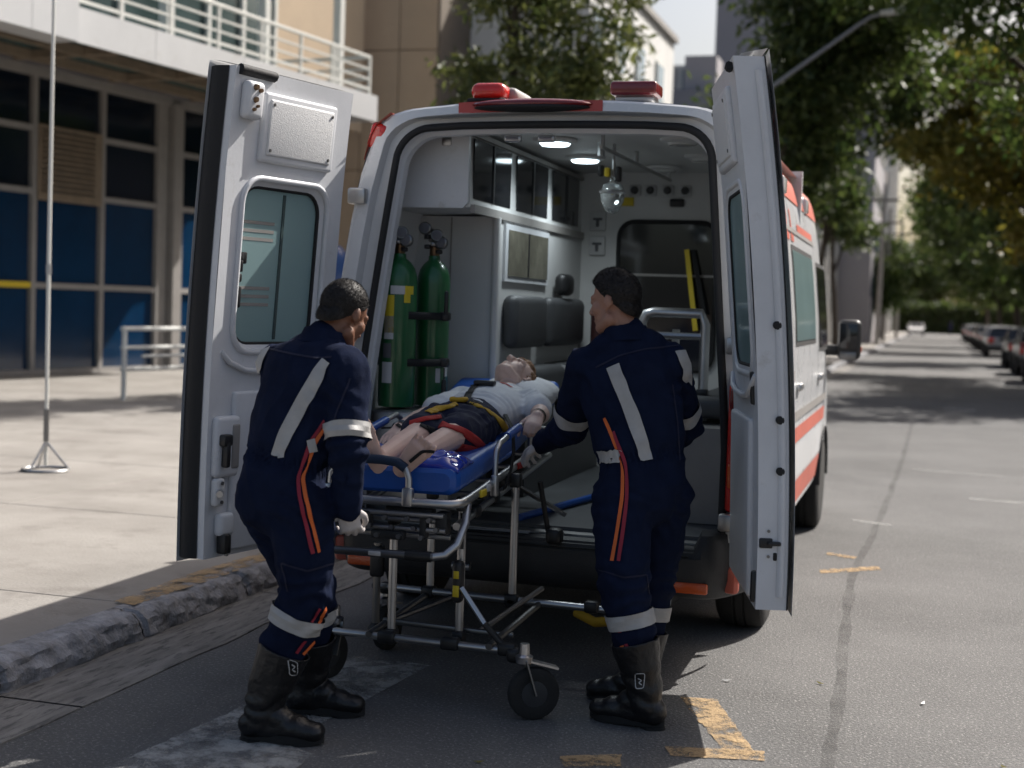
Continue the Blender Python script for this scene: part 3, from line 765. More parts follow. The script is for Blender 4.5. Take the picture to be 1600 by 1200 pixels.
# ================================================================ parked cars
def car(label, loc, rz, paint, group, scale=1.0, tail=True):
    t = thing('parked_car', label, 'car', loc, rz, group)
    t.scale = (scale,)*3
    prof = [(-2.0, .32), (-2.05, .55), (-2.0, .82), (-1.92, .95), (-1.2, 1.0), (.85, .98), (1.75, .86), (2.02, .70), (2.08, .45), (2.02, .30)]
    def sec(x, f): return [(y, x*(1 - .06*max(0, z-.6)/.4 - .10*max(0, abs(y)-1.7)/.4)*1.0, z) for y, z in prof]
    mb = MB()
    xs = [-.86, -.84, -.6, 0, .6, .84, .86]
    rows = []
    for i, x in enumerate(xs):
        k = .985 if i in (0, 6) else 1
        rows.append([Vector((x*(1-.10*max(0, abs(y)-1.6)/.5), y*k, z if i not in (0, 6) else .32+(z-.32)*.94)) for y, z in prof])
    for a, b in zip(rows[:-1], rows[1:]): mb.strip(a, b, True)
    mb.add(rows[0], [tuple(range(len(prof)))]); mb.add(rows[-1], [tuple(range(len(prof)))])
    body = mb.build('body', paint, t, 40, world=False)
    gp = [(-1.86, .93), (-1.55, 1.38), (-1.1, 1.46), (.15, 1.45), (1.0, .96)]
    g = MB(); L = [Vector((-.80 + (z-.93)*.26, y, z)) for y, z in gp]; Rr = [Vector((.80 - (z-.93)*.26, y, z)) for y, z in gp]
    g.strip(L, Rr); g.add(L, [tuple(range(5))]); g.add(Rr, [tuple(range(5))])
    gl = g.build('glasshouse', M['glass_dark'], t, 25, world=False)
    r = MB(); r.grid(lambda a, b: ((a-.5)*1.32*(1-.04*(2*b-1)**2), -1.52+1.62*b, 1.44+.045*(1-(2*a-1)**2)-.05*max(0, (.12-b)/.12)), 6, 6)
    r.build('roof', paint, gl, 60, world=False)
    for s in (-1, 1):
        for a_, b_, w_, h_ in (((s*.80, 1.0, .97), (s*.665, .15, 1.46), .05, .05), ((s*.73, -.55, .98), (s*.665, -.5, 1.46), .05, .07), ((s*.79, -1.86, .94), (s*.68, -1.52, 1.42), .07, .10)):
            MB().bar(a_, b_, w_, h_).build('pillar', paint, gl, 30, world=False)
        for y in (-1.28, 1.30):
            w = MB().lathe([(.20, -.10), (.29, -.10), (.315, -.07), (.315, .07), (.29, .10), (.20, .10)], (s*.76, y, .315), (1, 0, 0), 18).build('wheel', M['tyre'], t, 40, world=False)
            MB().lathe([(.19, -.02), (.19, .09), (.06, .06), (.03, .07)], (s*.775, y, .315), (s, 0, 0), 14).build('rim', M['rim'], w, 40, world=False)
            MB().lathe([(.36, -.012), (.36, .012)], (s*.856, y, .33), (1, 0, 0), 20).build('wheel_arch', M['rubber'], t, 40, world=False)
        MB().rbox((s*.66, -2.0, .80), (.26, .12, .24), .03, 2).build('tail_light', M['lens_red'], t, 40, world=False)
        MB().rbox((s*.62, 2.0, .66), (.34, .12, .14), .03, 2).build('headlight', M['lens_clear'], t, 40, world=False)
        MB().rbox((s*.93, .62, 1.0), (.17, .10, .12), .03, 2).build('mirror', paint, t, 40, world=False)
    MB().rbox((0, -2.04, .45), (1.62, .14, .24), .05, 2).build('rear_bumper', M['bumper'] if tail else paint, t, 40, world=False)
    MB().rbox((0, 2.05, .42), (1.6, .12, .22), .05, 2).build('front_bumper', M['bumper'], t, 40, world=False)
    MB().box(-.22, .22, -2.115, -2.07, .60, .72).build('number_plate', M['label_white'], t, 0, world=False)
    return t
cp = {n: mat('car_paint_'+n, c, .3, coat=.5) for n, c in (('red', (.22, .012, .015)), ('silver', (.38, .38, .39)), ('grey', (.12, .125, .13)), ('white', (.6, .6, .6)), ('black', (.015, .015, .017)), ('beige', (.35, .30, .24)))}
PG = 'cars parked along the right kerb'
for (y, c, lab) in ((41, 'red', 'dark red parked hatchback nearest along the right kerb'), (47.5, 'grey', 'grey parked hatchback behind the dark red one'), (54.5, 'black', 'black parked hatchback under the yellowing tree'), (71, 'silver', 'silver parked hatchback standing alone in a sunny gap at the right kerb'),
                    (80, 'white', 'white parked hatchback past the silver one at the right kerb'), (88, 'grey', 'grey parked hatchback behind the white one at the right kerb'), (97, 'beige', 'beige parked hatchback under the dark distant tree'), (106, 'black', 'black parked hatchback behind the beige one'), (117, 'silver', 'silver parked hatchback far along the right kerb'), (128, 'white', 'white parked hatchback far along the right kerb'), (142, 'grey', 'grey parked hatchback farthest along the right kerb')):
    car(lab, (3.25 if y != 71 else 3.1, y, 0), 0, cp[c], PG)
car('white hatchback parked at the far left kerb', (-2.1, 165, 0), PI, cp['white'], None)

# ================================================================ ambulance (local frame: x right, y forward from the rear, z up)
VAN = thing('ambulance', 'white ambulance van with red trim and both rear doors wide open', 'ambulance', (-1.715, 6.12, 0), R(.35))
def vb(mb, name, m, parent=None, angle=35, bevel=0): return mb.build(name, M[m] if isinstance(m, str) else m, parent or VAN, angle, False, bevel)
def lean(z): t = max(0, z-.6); return .012*t + .040*t*t
HWP = [(.40, .955), (.62, .985), (.95, .995), (1.25, .993), (1.55, .975), (1.85, .945), (2.10, .912), (2.25, .882), (2.34, .855), (2.395, .825), (2.435, .775), (2.462, .69), (2.483, .5), (2.497, .25), (2.502, 0)]
def half(z):
    for (z0, w0), (z1, w1) in zip(HWP[:-1], HWP[1:]):
        if z0 <= z <= z1: return w0 + (w1-w0)*(z-z0)/(z1-z0)
    return HWP[0][1]
YS = [(None, 1, 1), (.35, 1, 1), (1.0, 1, 1), (2.0, 1, 1), (3.0, 1, 1), (3.9, 1, 1), (4.25, .985, .995), (4.55, .90, .99), (4.9, .72, .98), (5.2, .56, .965), (5.5, .47, .94), (5.75, .42, .90), (5.88, .34, .82)]
rows = []
for y, zs, ws in YS:
    row = []
    for z, w in HWP:
        zz = .40 + (z-.40)*zs
        row.append(Vector((w*ws, lean(z) if y is None else y, zz)))
    rows.append([Vector((-p.x, p.y, p.z)) for p in row] + [p for p in reversed(row[:-1])])
sh = MB()
for a, b in zip(rows[:-1], rows[1:]): sh.strip(a, b)
n = len(rows[-1]); sh.add(rows[-1], [tuple(range(n))])
shell = vb(sh, 'body_shell', 'paint', angle=28)
# rear frame: between body outline and door opening
def opening(hw=.86, top=2.375, r=.165, bot=.54):
    pts = []
    for z in np.linspace(bot, top-r, 9): pts.append((-hw + .10*max(0, z-1.0), z))
    xw = hw - .10*(top-r-1.0)
    for k in range(1, 9):
        a = PI - PI/2*k/8; pts.append((-xw + r + r*math.cos(a), top-r + r*math.sin(a)))
    for x in np.linspace(-xw+r, 0, 5)[1:]: pts.append((x, top + .012*(1-(x/xw)**2)))
    return pts + [(-x, z) for x, z in reversed(pts[:-1])]
def outl(op):
    n = len(op); o = []
    zs = np.linspace(0, 1, (n+1)//2)
    # walk the body profile by arc length
    prof = [(-w, z) for z, w in HWP if z >= .62]
    d = [0]
    for a, b in zip(prof[:-1], prof[1:]): d.append(d[-1] + math.hypot(a[0]-b[0], a[1]-b[1]))
    do = [0]
    h = op[:(n+1)//2]
    for a, b in zip(h[:-1], h[1:]): do.append(do[-1] + math.hypot(a[0]-b[0], a[1]-b[1]))
    for q in do:
        t = q/do[-1]*d[-1]
        for i in range(len(d)-1):
            if t <= d[i+1]+1e-9:
                f = (t-d[i])/(d[i+1]-d[i]); o.append((prof[i][0]*(1-f)+prof[i+1][0]*f, prof[i][1]*(1-f)+prof[i+1][1]*f)); break
    return o + [(-x, z) for x, z in reversed(o[:-1])]
op = opening(); ou = outl(op)
def ring(pts, y, k=0): return [Vector((x*(1+k) if False else x, y+lean(z), z)) for x, z in pts]
def inset(a, b, t): return [(p[0]*(1-t)+q[0]*t, p[1]*(1-t)+q[1]*t) for p, q in zip(a, b)]
fr = MB()
fr.strip(ring(ou, 0), ring(inset(ou, op, .10), -.012)); fr.strip(ring(inset(ou, op, .10), -.012), ring(inset(ou, op, .45), -.012))
vb(fr, 'rear_frame', 'paint', angle=50)
fr2 = MB(); fr2.strip(ring(inset(ou, op, .45), -.012), ring(inset(ou, op, .55), .03)); fr2.strip(ring(inset(ou, op, .55), .03), ring(inset(ou, op, .93), .03))
vb(fr2, 'door_rebate', 'fascia', angle=50)
vb(MB().tube(ring(inset(ou, op, .97), .022), .018, 8), 'door_seal', 'rubber', angle=60)
jm = MB(); i1 = [(x*.992, .54+(z-.54)*.994) for x, z in op]; i2 = [(x*.982, .55+(z-.55)*.985) for x, z in op]
jm.strip(ring(op, .03), ring(i1, .08)); jm.strip(ring(i1, .08), ring(i2, .095)); jm.strip(ring(i2, .095), ring(i2, .15))
vb(jm, 'door_jamb', 'paint_in', angle=50)
for x in (-.22, -.06):
    c = vb(MB().rbox((x+.02, .10+lean(2.32), 2.335), (.085, .03, .035), .012, 3), 'catch_plate', 'alu'); vb(MB().tube([(x-.01, .085+lean(2.32), 2.335), (x+.05, .085+lean(2.32), 2.335)], .008, 6), 'catch_bar', 'steel', c)
# roof details
vb(MB().grid(lambda a, b: (-.42+.62*a, lean(2.49)-.016+.30*b, 2.494+.010+.0*b - .012*abs(2*a-1)**2), 10, 3), 'roof_red_patch', 'red')
bk = MB(); bk.ell((-.09, lean(2.47)-.02, 2.478), (.285, .06, .026)); vb(bk, 'high_brake_light', 'lens_dim')
vb(MB().ell((-.09, lean(2.47)-.022, 2.463), (.275, .062, .020)), 'brake_light_base', 'rubber')
vb(MB().grid(lambda a, b: (-.44+.68*a, lean(2.47)-.0165, 2.446+.05*b-.02*abs((-.44+.68*a)/.6)**3), 12, 2), 'rear_red_patch', 'red')
be = vb(MB().rbox((-.28, .46, 2.55), (.14, .30, .07), .03, 3), 'beacon', 'frame_grey')
vb(MB().rbox((-.33, .30, 2.555), (.17, .16, .082), .038, 4), 'beacon_lens', 'lens_red', be)
vb(MB().rbox((-.33, .30, 2.51), (.19, .18, .02), .01, 2), 'beacon_foot', 'rubber', be)
b2 = vb(MB().rbox((.36, .30, 2.56), (.215, .17, .062), .016, 3), 'roof_lamp', 'lens_dim'); vb(MB().rbox((.36, .32, 2.518), (.18, .13, .03), .01, 2), 'lamp_foot', 'alu', b2)
vb(MB().rbox((-.36, .31, 2.575), (.08, .02, .02), .01, 2), 'lens_glint', 'orange', be)
for s in (-1, 1):
    vb(MB().rbox((s*.835, lean(2.32)+.07, 2.335), (.085, .16, .125), .02, 3, Matrix.Rotation(s*R(-14), 3, 'Y')), 'corner_marker_lamp', 'lens_red')
# red roof edge trim along the sides
for s in (-1, 1):
    t = MB(); t.grid(lambda a, b: (s*(half(2.22+.22*b)+.005), .12+4.0*a, 2.22+.22*b+.004), 10, 4); vb(t, 'roof_red_trim', 'redfade')
    for (y, m_, L) in ((1.75, 'lens_clear', .22), (3.25, 'lens_clear', .22)):
        hs = vb(MB().rbox((s*(.845), y, 2.27), (.10, L, .115), .035, 3), 'side_lamp', 'paint'); vb(MB().rbox((s*(.89), y, 2.27), (.035, L*.85, .09), .015, 3), 'side_lamp_lens', m_, hs)
    def sidef(z0, z1, y0, y1, off=.004, ny=8, nz=5):
        return MB().grid(lambda a, b: (s*(half(z0+(z1-z0)*b)+off), y0+(y1-y0)*a, z0+(z1-z0)*b), ny, nz)
    vb(sidef(.84, .93, .3, 4.3), 'red_stripe', 'redfade'); vb(sidef(.98, 1.03, .3, 4.3, .012), 'rubbing_strip', 'frame_grey')
    vb(sidef(.44, .60, .3, .62), 'red_sill', 'redfade'); vb(sidef(.44, .60, 1.45, 4.15), 'red_sill', 'redfade'); vb(sidef(.62, .82, 1.4, 4.1, .003), 'grey_lower_panel', 'fascia')
    # big red letters on the side: upright strokes with a smaller pale line
    for k in range(6):
        y = .62 + k*.27
        L = sidef(1.98, 2.16, y, y+.055); L.grid(lambda a, b: (s*(half(1.98+.04*b)+.0045), y+.055+.11*a, 1.98+.04*b), 3, 2)
        vb(L, 'red_letter', 'redfade')
    vb(sidef(2.04, 2.10, 2.4, 3.5), 'red_lettering_line', 'redfade')
    # side windows and door seams
    for (y0, y1, z0, z1, m_) in ((1.95, 3.35, 1.42, 1.93, 'glass_teal'), (3.72, 4.45, 1.36, 1.90, 'glass_dark')):
        fr_ = vb(sidef(z0-.03, z1+.03, y0-.04, y1+.04, .003), 'side_window', 'rubber'); vb(sidef(z0, z1, y0, y1, .007), 'pane', m_, fr_)
    for y in (1.45, 1.75, 3.58, 4.62): vb(sidef(.62, 2.06, y-.006, y+.006, .0015, 1, 14), 'door_seam', 'rubber')
    vb(sidef(2.03, 2.055, 1.45, 3.58, .006), 'slide_rail', 'frame_grey'); vb(sidef(1.20, 1.26, .4, 1.8, .004), 'slide_rail', 'frame_grey')
    for y in (2.05, 3.66): vb(MB().rbox((s*1.005, y, 1.16), (.04, .17, .045), .015, 2), 'door_handle', 'alu')
    # mirror
    mr = vb(MB().rbox((s*1.135, 4.68, 1.40), (.17, .12, .30), .045, 4), 'mirror', 'black'); vb(MB().rbox((s*1.13, 4.615, 1.43), (.13, .012, .19), .005, 2), 'mirror_glass', 'glass_dark', mr)  # near-black glass colour stands in for the dark street reflected here
    vb(MB().rbox((s*1.13, 4.615, 1.285), (.12, .012, .055), .005, 2), 'mirror_glass', 'chrome_dark', mr); vb(MB().rbox((s*1.215, 4.70, 1.33), (.02, .06, .05), .008, 2), 'indicator', 'orange', mr)
    vb(MB().rbox((s*1.02, 4.70, 1.32), (.14, .07, .08), .02, 2), 'mirror_arm', 'black', mr)
    # wheels
    for y in (1.02, 4.62):
        w = vb(MB().lathe([(.21, -.115), (.30, -.118), (.335, -.10), (.345, -.075), (.348, -.03), (.34, -.028), (.34, -.018), (.348, -.016), (.348, .016), (.34, .018), (.34, .028), (.348, .03), (.345, .075), (.335, .10), (.30, .118), (.21, .115)], (s*.865, y, .346), (1, 0, 0), 36), 'wheel', 'tyre', angle=30)
        vb(MB().lathe([(.215, -.08), (.215, .095), (.19, .10), (.17, .06), (.08, .055), (.07, .085), (.03, .09)], (s*.865, y, .346), (s, 0, 0), 24), 'rim', 'rim', w)
        for k in range(6):
            a = 2*PI*k/6; vb(MB().lathe([(.016, 0), (.016, .02)], (s*.93, y+.12*math.cos(a), .346+.12*math.sin(a)), (s, 0, 0), 8), 'wheel_slot', 'rubber', w)
        vb(MB().grid(lambda a, b: (s*(.945+.05*b), y+.41*math.cos(PI*a), .36+.40*math.sin(PI*a)), 16, 2), 'wheel_arch', 'rubber')
# underbody, exhaust
vb(MB().box(-.86, .86, .25, 5.6, .36, .50), 'underbody', 'rubber')
vb(MB().box(-.94, .94, .4, 3.0, .42, .52), 'chassis', 'rubber')
vb(MB().lathe([(.02, 0), (.085, .01), (.09, .40), (.03, .42)], (.50, .16, .26), (.12, 1, 0), 14), 'exhaust_silencer', 'bumper')
vb(MB().tube([(.50, -.02, .285), (.66, .0, .285)], .022, 8), 'tail_pipe', 'alu')
# bumper
bm_ = MB()
bprof = [(-.02, .62), (-.075, .60), (-.10, .50), (-.095, .40), (-.06, .33), (0, .31)]
def bpath(a):
    t = (a-.5)*2; x = 1.0*t; ax = abs(t)
    y = 0 if ax < .78 else .42*((ax-.78)/.22)**2.2
    return x*.985, y
bm_.grid(lambda a, b: (bpath(a)[0]*(1+.012*math.sin(PI*b)), bpath(a)[1] + (lambda t: bprof[min(int(t), 4)][0]*(1-(t-min(int(t), 4)))+bprof[min(int(t), 4)+1][0]*(t-min(int(t), 4)))(b*5),
                      (lambda t: bprof[min(int(t), 4)][1]*(1-(t-min(int(t), 4)))+bprof[min(int(t), 4)+1][1]*(t-min(int(t), 4)))(b*5) - (.075 if abs(a-.5) < .39 and b < .35 else 0)), 60, 10)
bump = vb(bm_, 'rear_bumper', 'bumper', angle=50)
vb(MB().rbox((0, .02, .525), (1.56, .17, .03), .01, 2), 'step_plate', 'bumper', bump)
vb(MB().box(-.78, .78, .035, .12, .541, .549), 'sill_strip', 'alu')
vb(MB().box(-.30, .0, .0, .033, .541, .546), 'sill_sticker', 'label_white')
for k in range(7): vb(MB().box(-.74, .74, -.088+.012*k*0-.002, -.083, .505-.018*k, .511-.018*k), 'step_groove', 'rubber', bump)
for s in (-1, 1):
    vb(MB().rbox((s*.755, -.088, .375), (.15, .03, .048), .01, 3), 'bumper_reflector', 'orange', bump)
    vb(MB().rbox((s*.90, .05, .40), (.10, .05, .12), .02, 2, Matrix.Rotation(-s*R(30), 3, 'Z')), 'bumper_corner_patch', 'redfade', bump)
    tl = vb(MB().rbox((s*.925, lean(1.1)-.0, 1.0), (.10, .05, .60), .02, 3), 'tail_lamp', 'lens_red'); vb(MB().rbox((s*.925, lean(.8)-.004, .86), (.085, .048, .11), .015, 3), 'indicator_lens', 'orange', tl)
    vb(MB().rbox((s*.925, lean(.8)-.004, 1.19), (.085, .05, .10), .015, 3), 'reverse_lens', 'lens_dim', tl)
    for z in (.66, 1.42, 2.05): vb(MB().rbox((s*.90, lean(z)-.02, z), (.09, .06, .075), .012, 2), 'door_hinge', 'alu')

# ---------------------------------------------------------------- rear doors
DW, DT, Z0, Z1 = .80, .115, .46, 2.50
def make_door(s):
    """local: hinge on z axis, door along +x, inner face +y; s=-1 left, +1 right (mirrored in x)"""
    hinge = Vector((-1.10 if s < 0 else 1.035, -.02, 0))
    ang = 103.5 if s < 0 else 103.8
    rot = Matrix.Rotation(-R(ang) if s < 0 else R(ang), 3, 'Z')
    def T(p):      # p=(x from hinge, y outward- inner+, z)
        q = Vector((p[0]*(-s), p[1]+lean(p[2])*(.72 if s < 0 else 1.0), p[2]))
        return hinge + rot @ q
    def D(mb, name, m, parent=None, angle=35, bevel=0):
        mb.v = [tuple(T(p)) for p in mb.v]
        return vb(mb, name, m, parent, angle, bevel)
    # slab with a window hole
    wx0, wx1, wz0, wz1, wr = .13, .66, 1.36, 2.03, .10
    win = [(x+(wx0+wx1)/2, z+(wz0+wz1)/2) for x, z in rrect(wx1-wx0, wz1-wz0, wr, 6)]
    def box_pt(px, pz, x0, x1, z0, z1):
        cx, cz = (wx0+wx1)/2, (wz0+wz1)/2; dx, dz = px-cx, pz-cz
        t = min(((x1-cx) if dx > 0 else (x0-cx))/dx if abs(dx) > 1e-9 else 1e9, ((z1-cz) if dz > 0 else (z0-cz))/dz if abs(dz) > 1e-9 else 1e9)
        return cx+dx*t, cz+dz*t
    zA, zB = 1.20, 2.10
    d = MB()
    outer = [box_pt(x, z, 0, DW, zA, zB) for x, z in win]
    # push the nearest samples into the corners
    for cx_, cz_ in ((0, zA), (DW, zA), (0, zB), (DW, zB)):
        i = min(range(len(outer)), key=lambda k: (outer[k][0]-cx_)**2+(outer[k][1]-cz_)**2); outer[i] = (cx_, cz_)
    rec = [((x-.395)*1.10+.395, (z-1.695)*1.10+1.695) for x, z in win]
    rec = [(min(max(x, .05), DW-.05), z) for x, z in rec]
    d.strip([(x, DT, z) for x, z in outer], [(x, DT, z) for x, z in rec], True)
    d.strip([(x, DT, z) for x, z in rec], [(x, .092 if s < 0 else .110, z) for x, z in win], True)
    d.strip([(x, .092 if s < 0 else .110, z) for x, z in win], [(x, 0, z) for x, z in win], True)
    d.strip([(x, 0, z) for x, z in outer], [(x, 0, z) for x, z in win], True)
    def slab(za, zb, nx=8, nz=10):
        d.grid(lambda a, b: (DW*a, DT, za+(zb-za)*b), nx, nz); d.grid(lambda a, b: (DW*a, -.012*math.sin(PI*a), za+(zb-za)*b), nx, nz)
    slab(Z0, zA); slab(zB, Z1)
    d.grid(lambda a, b: (0, DT*a, Z0+(Z1-Z0)*b), 1, 24); d.grid(lambda a, b: (DW, DT*a, Z0+(Z1-Z0)*b), 2, 24)
    d.grid(lambda a, b: (DW*a, DT*b, Z0), 8, 1); d.grid(lambda a, b: (DW*a, DT*b, Z1), 8, 1)
    body = D(d, 'rear_door', 'paint_in', angle=40)
    # outer skin flange round the edges and top gutter
    D(MB().grid(lambda a, b: (-.01+(DW+.028)*a, -.018-.01*math.sin(PI*a), Z0-.02+(Z1-Z0+.045)*b), 8, 24), 'outer_skin', 'paint', body)
    D(MB().grid(lambda a, b: (.0+DW*a, -.016+.10*b, Z1+.03-.02*b), 10, 2), 'top_flange', 'paint', body)
    # glass
    g = MB(); gi = [(x, .078 if s < 0 else .106, z) for x, z in [((x-.395)*1.02+.395, (z-1.695)*1.02+1.695) for x, z in win]]
    g.add(gi, [tuple(range(len(gi)))]); gl = D(g, 'window_glass', 'glass_teal', body, 0)
    D(MB().tube([(x, .086 if s < 0 else .108, z) for x, z in win], .009 if s < 0 else .007, 8, closed=True), 'window_seal', 'rubber', body, 60)
    D(MB().tube([(x, DT+.002 - (.008 if s > 0 else 0), z) for x, z in rec], .014, 8, closed=True), 'window_moulding', 'paint_in', body, 60)
    # printed bands on the glass
    for z in (1.88, 1.845, 1.81, 1.60, 1.565, 1.53):
        D(MB().box(.42, .64, .074 if s < 0 else .100, .0815 if s < 0 else .1085, z-.007, z+.007), 'glass_band', 'fascia' if s > 0 else 'frame_grey', gl)
    if s < 0: D(MB().box(.36, .375, .0785, .084, 1.38, 2.01), 'glass_divider', 'glass_green', gl)
    # upper textured panel
    up = D(MB().rbox((.37, DT+.006, 2.275), (.50, .03, .29), .045, 4), 'upper_frame', 'paint_in', body); D(MB().rbox((.37, DT+.018, 2.275), (.44, .02, .235), .03, 4), 'upper_panel', 'panel_tex', up)
    for x in (.17, .57):
        for z in (2.18, 2.37): D(MB().lathe([(.007, 0), (.007, .006)], (x, DT+.026, z), (0, 1, 0), 8), 'screw', 'chrome_dark', up)
    # lower moulded panel
    D(MB().rbox((.36, DT+.004, .82), (.60, .03, .68), .05, 4), 'lower_panel', 'paint_in', body)
    D(MB().rbox((.36, DT+.012, .60), (.46, .012, .06), .006, 2), 'pocket_lip', 'paint_in', body)
    # apron below the window: curved moulding
    D(MB().tube([(.05, DT+.004, 1.31), (.10, DT+.012, 1.262), (.22, DT+.014, 1.245), (.45, DT+.014, 1.24), (.60, DT+.014, 1.25), (.70, DT+.012, 1.285), (.74, DT-.004, 1.33)], .012, 8), 'apron_moulding', 'paint_in', body, 60)
    # free-edge hardware
    if s < 0:
        D(MB().grid(lambda a, b: (DW+.004+.018*math.sin(PI*a), -.014+.095*a, Z0+.0+(Z1-Z0)*b), 6, 24), 'edge_seal', 'rubber', body, 60)
        D(MB().tube([(DW-.02, DT+.004, Z1-.012), (DW-.24, DT+.004, Z1-.014)], .022, 8), 'corner_seal', 'rubber', body, 60)
        lk = D(MB().rbox((.705, DT+.02, 2.37), (.11, .05, .155), .022, 4), 'lock_housing', 'paint_in', body)
        for (x, z, r) in ((.72, 2.42, .014), (.69, 2.41, .010), (.715, 2.37, .013), (.72, 2.33, .008), (.70, 2.345, .007)): D(MB().lathe([(r, 0), (r*.8, .012)], (x, DT+.045, z), (0, 1, 0), 10), 'lock_bolt', 'brass', lk)
        hb = D(MB().rbox((.70, DT+.012, .93), (.15, .045, .26), .03, 4), 'latch_housing', 'paint_in', body); D(MB().rbox((.66, DT+.03, .93), (.05, .02, .19), .012, 3), 'latch_slot', 'frame_grey', hb)
        D(MB().rbox((.735, DT+.045, .96), (.055, .04, .05), .01, 2), 'latch_handle', 'black', hb); D(MB().rbox((.735, DT+.05, .90), (.028, .035, .11), .01, 2), 'latch_lever', 'black', hb)
        sp = D(MB().rbox((.745, DT+.02, .74), (.06, .04, .12), .016, 3), 'striker_plate', 'panel_tex', body); D(MB().tube([(.745, DT+.03, .74), (.79, DT+.07, .74)], [.018, .014], 10), 'striker_pin', 'steel', sp)
        for z in (.70, .78): D(MB().lathe([(.008, 0), (.008, .006)], (.745, DT+.042, z), (0, 1, 0), 8), 'screw', 'chrome_dark', sp)
        D(MB().rbox((.70, DT+.02, .60), (.09, .05, .10), .02, 3), 'rod_housing', 'paint_in', body); bl = D(MB().rbox((.715, DT+.035, .52), (.045, .05, .085), .01, 2), 'bottom_bolt', 'black', body)
        D(MB().tube([(.715, DT+.05, .56), (.715, DT+.05, .47)], .009, 8), 'bolt_rod', 'chrome_dark', bl)
        ht = D(MB().rbox((.675, .10, 1.64), (.05, .05, .04), .01, 2), 'hinge_stay', 'black', body)
        for dz in (-.08, .05, .085): D(MB().rbox((.66-.02*(dz > .06), .11, 1.64+dz), (.02, .03, .09 if dz < 0 else .05), .006, 2), 'stay_hook', 'black', ht)
    else:
        for z in (.98, 1.17, 1.52): D(MB().lathe([(.016, 0), (.016, .012), (.008, .014)], (DW+.001, .035, z), (1, 0, 0), 12), 'edge_buffer', 'rubber', body)
        D(MB().rbox((.70, DT+.004, 1.28), (.035, .02, .125), .008, 2), 'grip_slot', 'black', body)
        lt_ = D(MB().rbox((DW-.002, .085, .71), (.02, .05, .038), .006, 2), 'latch', 'black', body); D(MB().rbox((DW+.010, .055, .71), (.02, .05, .016), .006, 2), 'latch_tongue', 'black', lt_)
        D(MB().rbox((DW-.001, .05, .66), (.012, .014, .03), .004, 2), 'key_slot', 'rubber', body)
        for (y, z) in ((.075, .66), (.075, .755), (.03, .77), (.03, .685)): D(MB().lathe([(.006, 0), (.006, .005)], (DW, y, z), (1, 0, 0), 8), 'screw', 'chrome_dark', body)
        D(MB().rbox((.765, DT, .54), (.03, .035, .12), .01, 2), 'bottom_bolt', 'black', body)
        D(MB().tube([(DW-.03, DT+.012, Z1-.03), (DW-.07, DT+.012, Z1-.035)], .016, 8), 'top_bolt', 'rubber', body)
        D(MB().grid(lambda a, b: (DW+.004, -.004+.006*a, Z0+(Z1-Z0)*b), 1, 24), 'edge_seal', 'rubber', body, 60)
        D(MB().grid(lambda a, b: (DW+.002+.012*math.sin(PI*a), .012+.03*a, Z0+.05+(Z1-Z0-.1)*b), 4, 24), 'edge_rib', 'paint_in', body, 60)
    return body
make_door(-1); make_door(1)

# ---------------------------------------------------------------- interior
YB = 2.72      # bulkhead
it = MB(); it.grid(lambda a, b: (-.88+1.76*a, .14+(YB-.14)*b, 2.40+.03*(1-(2*a-1)**2)), 8, 2); vb(it, 'ceiling', 'liner')
for s in (-1, 1): vb(MB().grid(lambda a, b: (s*(.91-.10*max(0, b-.6)/.4), .14+(YB-.14)*a, .56+1.85*b), 2, 8), 'inner_wall', 'liner')
vb(MB().box(-.91, .91, .12, YB, .548, .566), 'floor', 'floor_grey')
bh_ = vb(MB().box(-.91, .91, YB, YB+.04, .56, 2.44), 'bulkhead', 'liner')
pw = [(x, z) for x, z in rrect(.62, .92, .10, 6, .10, 1.66)]
vb(MB().prism(pw, (0, YB, 0), (1, 0, 0), (0, 0, 1), (0, -1, 0), .002, .02), 'passage_window', 'glass_dark', bh_)
vb(MB().tube([(x, YB-.02, z) for x, z in pw], .014, 8, closed=True), 'window_gasket', 'rubber', bh_, 60)
vb(MB().box(-.2, .4, YB-.03, YB-.02, 1.78, 1.795), 'window_bar', 'frame_grey', bh_)
for z in (2.12, 1.965):
    so_ = vb(MB().rbox((-.35, YB-.012, z), (.105, .024, .12), .008, 2), 'socket_plate', 'label_white', bh_)
    vb(MB().rbox((-.35, YB-.026, z+.012), (.06, .012, .016), .004, 2), 'socket', 'print_grey', so_); vb(MB().rbox((-.35, YB-.026, z-.012), (.02, .012, .05), .004, 2), 'socket', 'print_grey', so_)
for x in (-.26, -.12, -.02, .09, .20):
    kn = vb(MB().rbox((x, YB-.01, 2.315), (.075, .02, .07), .008, 2), 'gas_outlet', 'label_white', bh_); vb(MB().lathe([(.022, 0), (.026, .015), (.018, .04)], (x, YB-.02, 2.315), (0, -1, 0), 12), 'outlet_knob', 'black', kn)
vb(MB().rbox((-.22, YB-.006, 2.245), (.19, .012, .055), .004, 2), 'warning_label', 'label_yellow', bh_); vb(MB().rbox((.15, YB-.015, 2.24), (.09, .03, .05), .01, 2), 'switch_box', 'black', bh_)
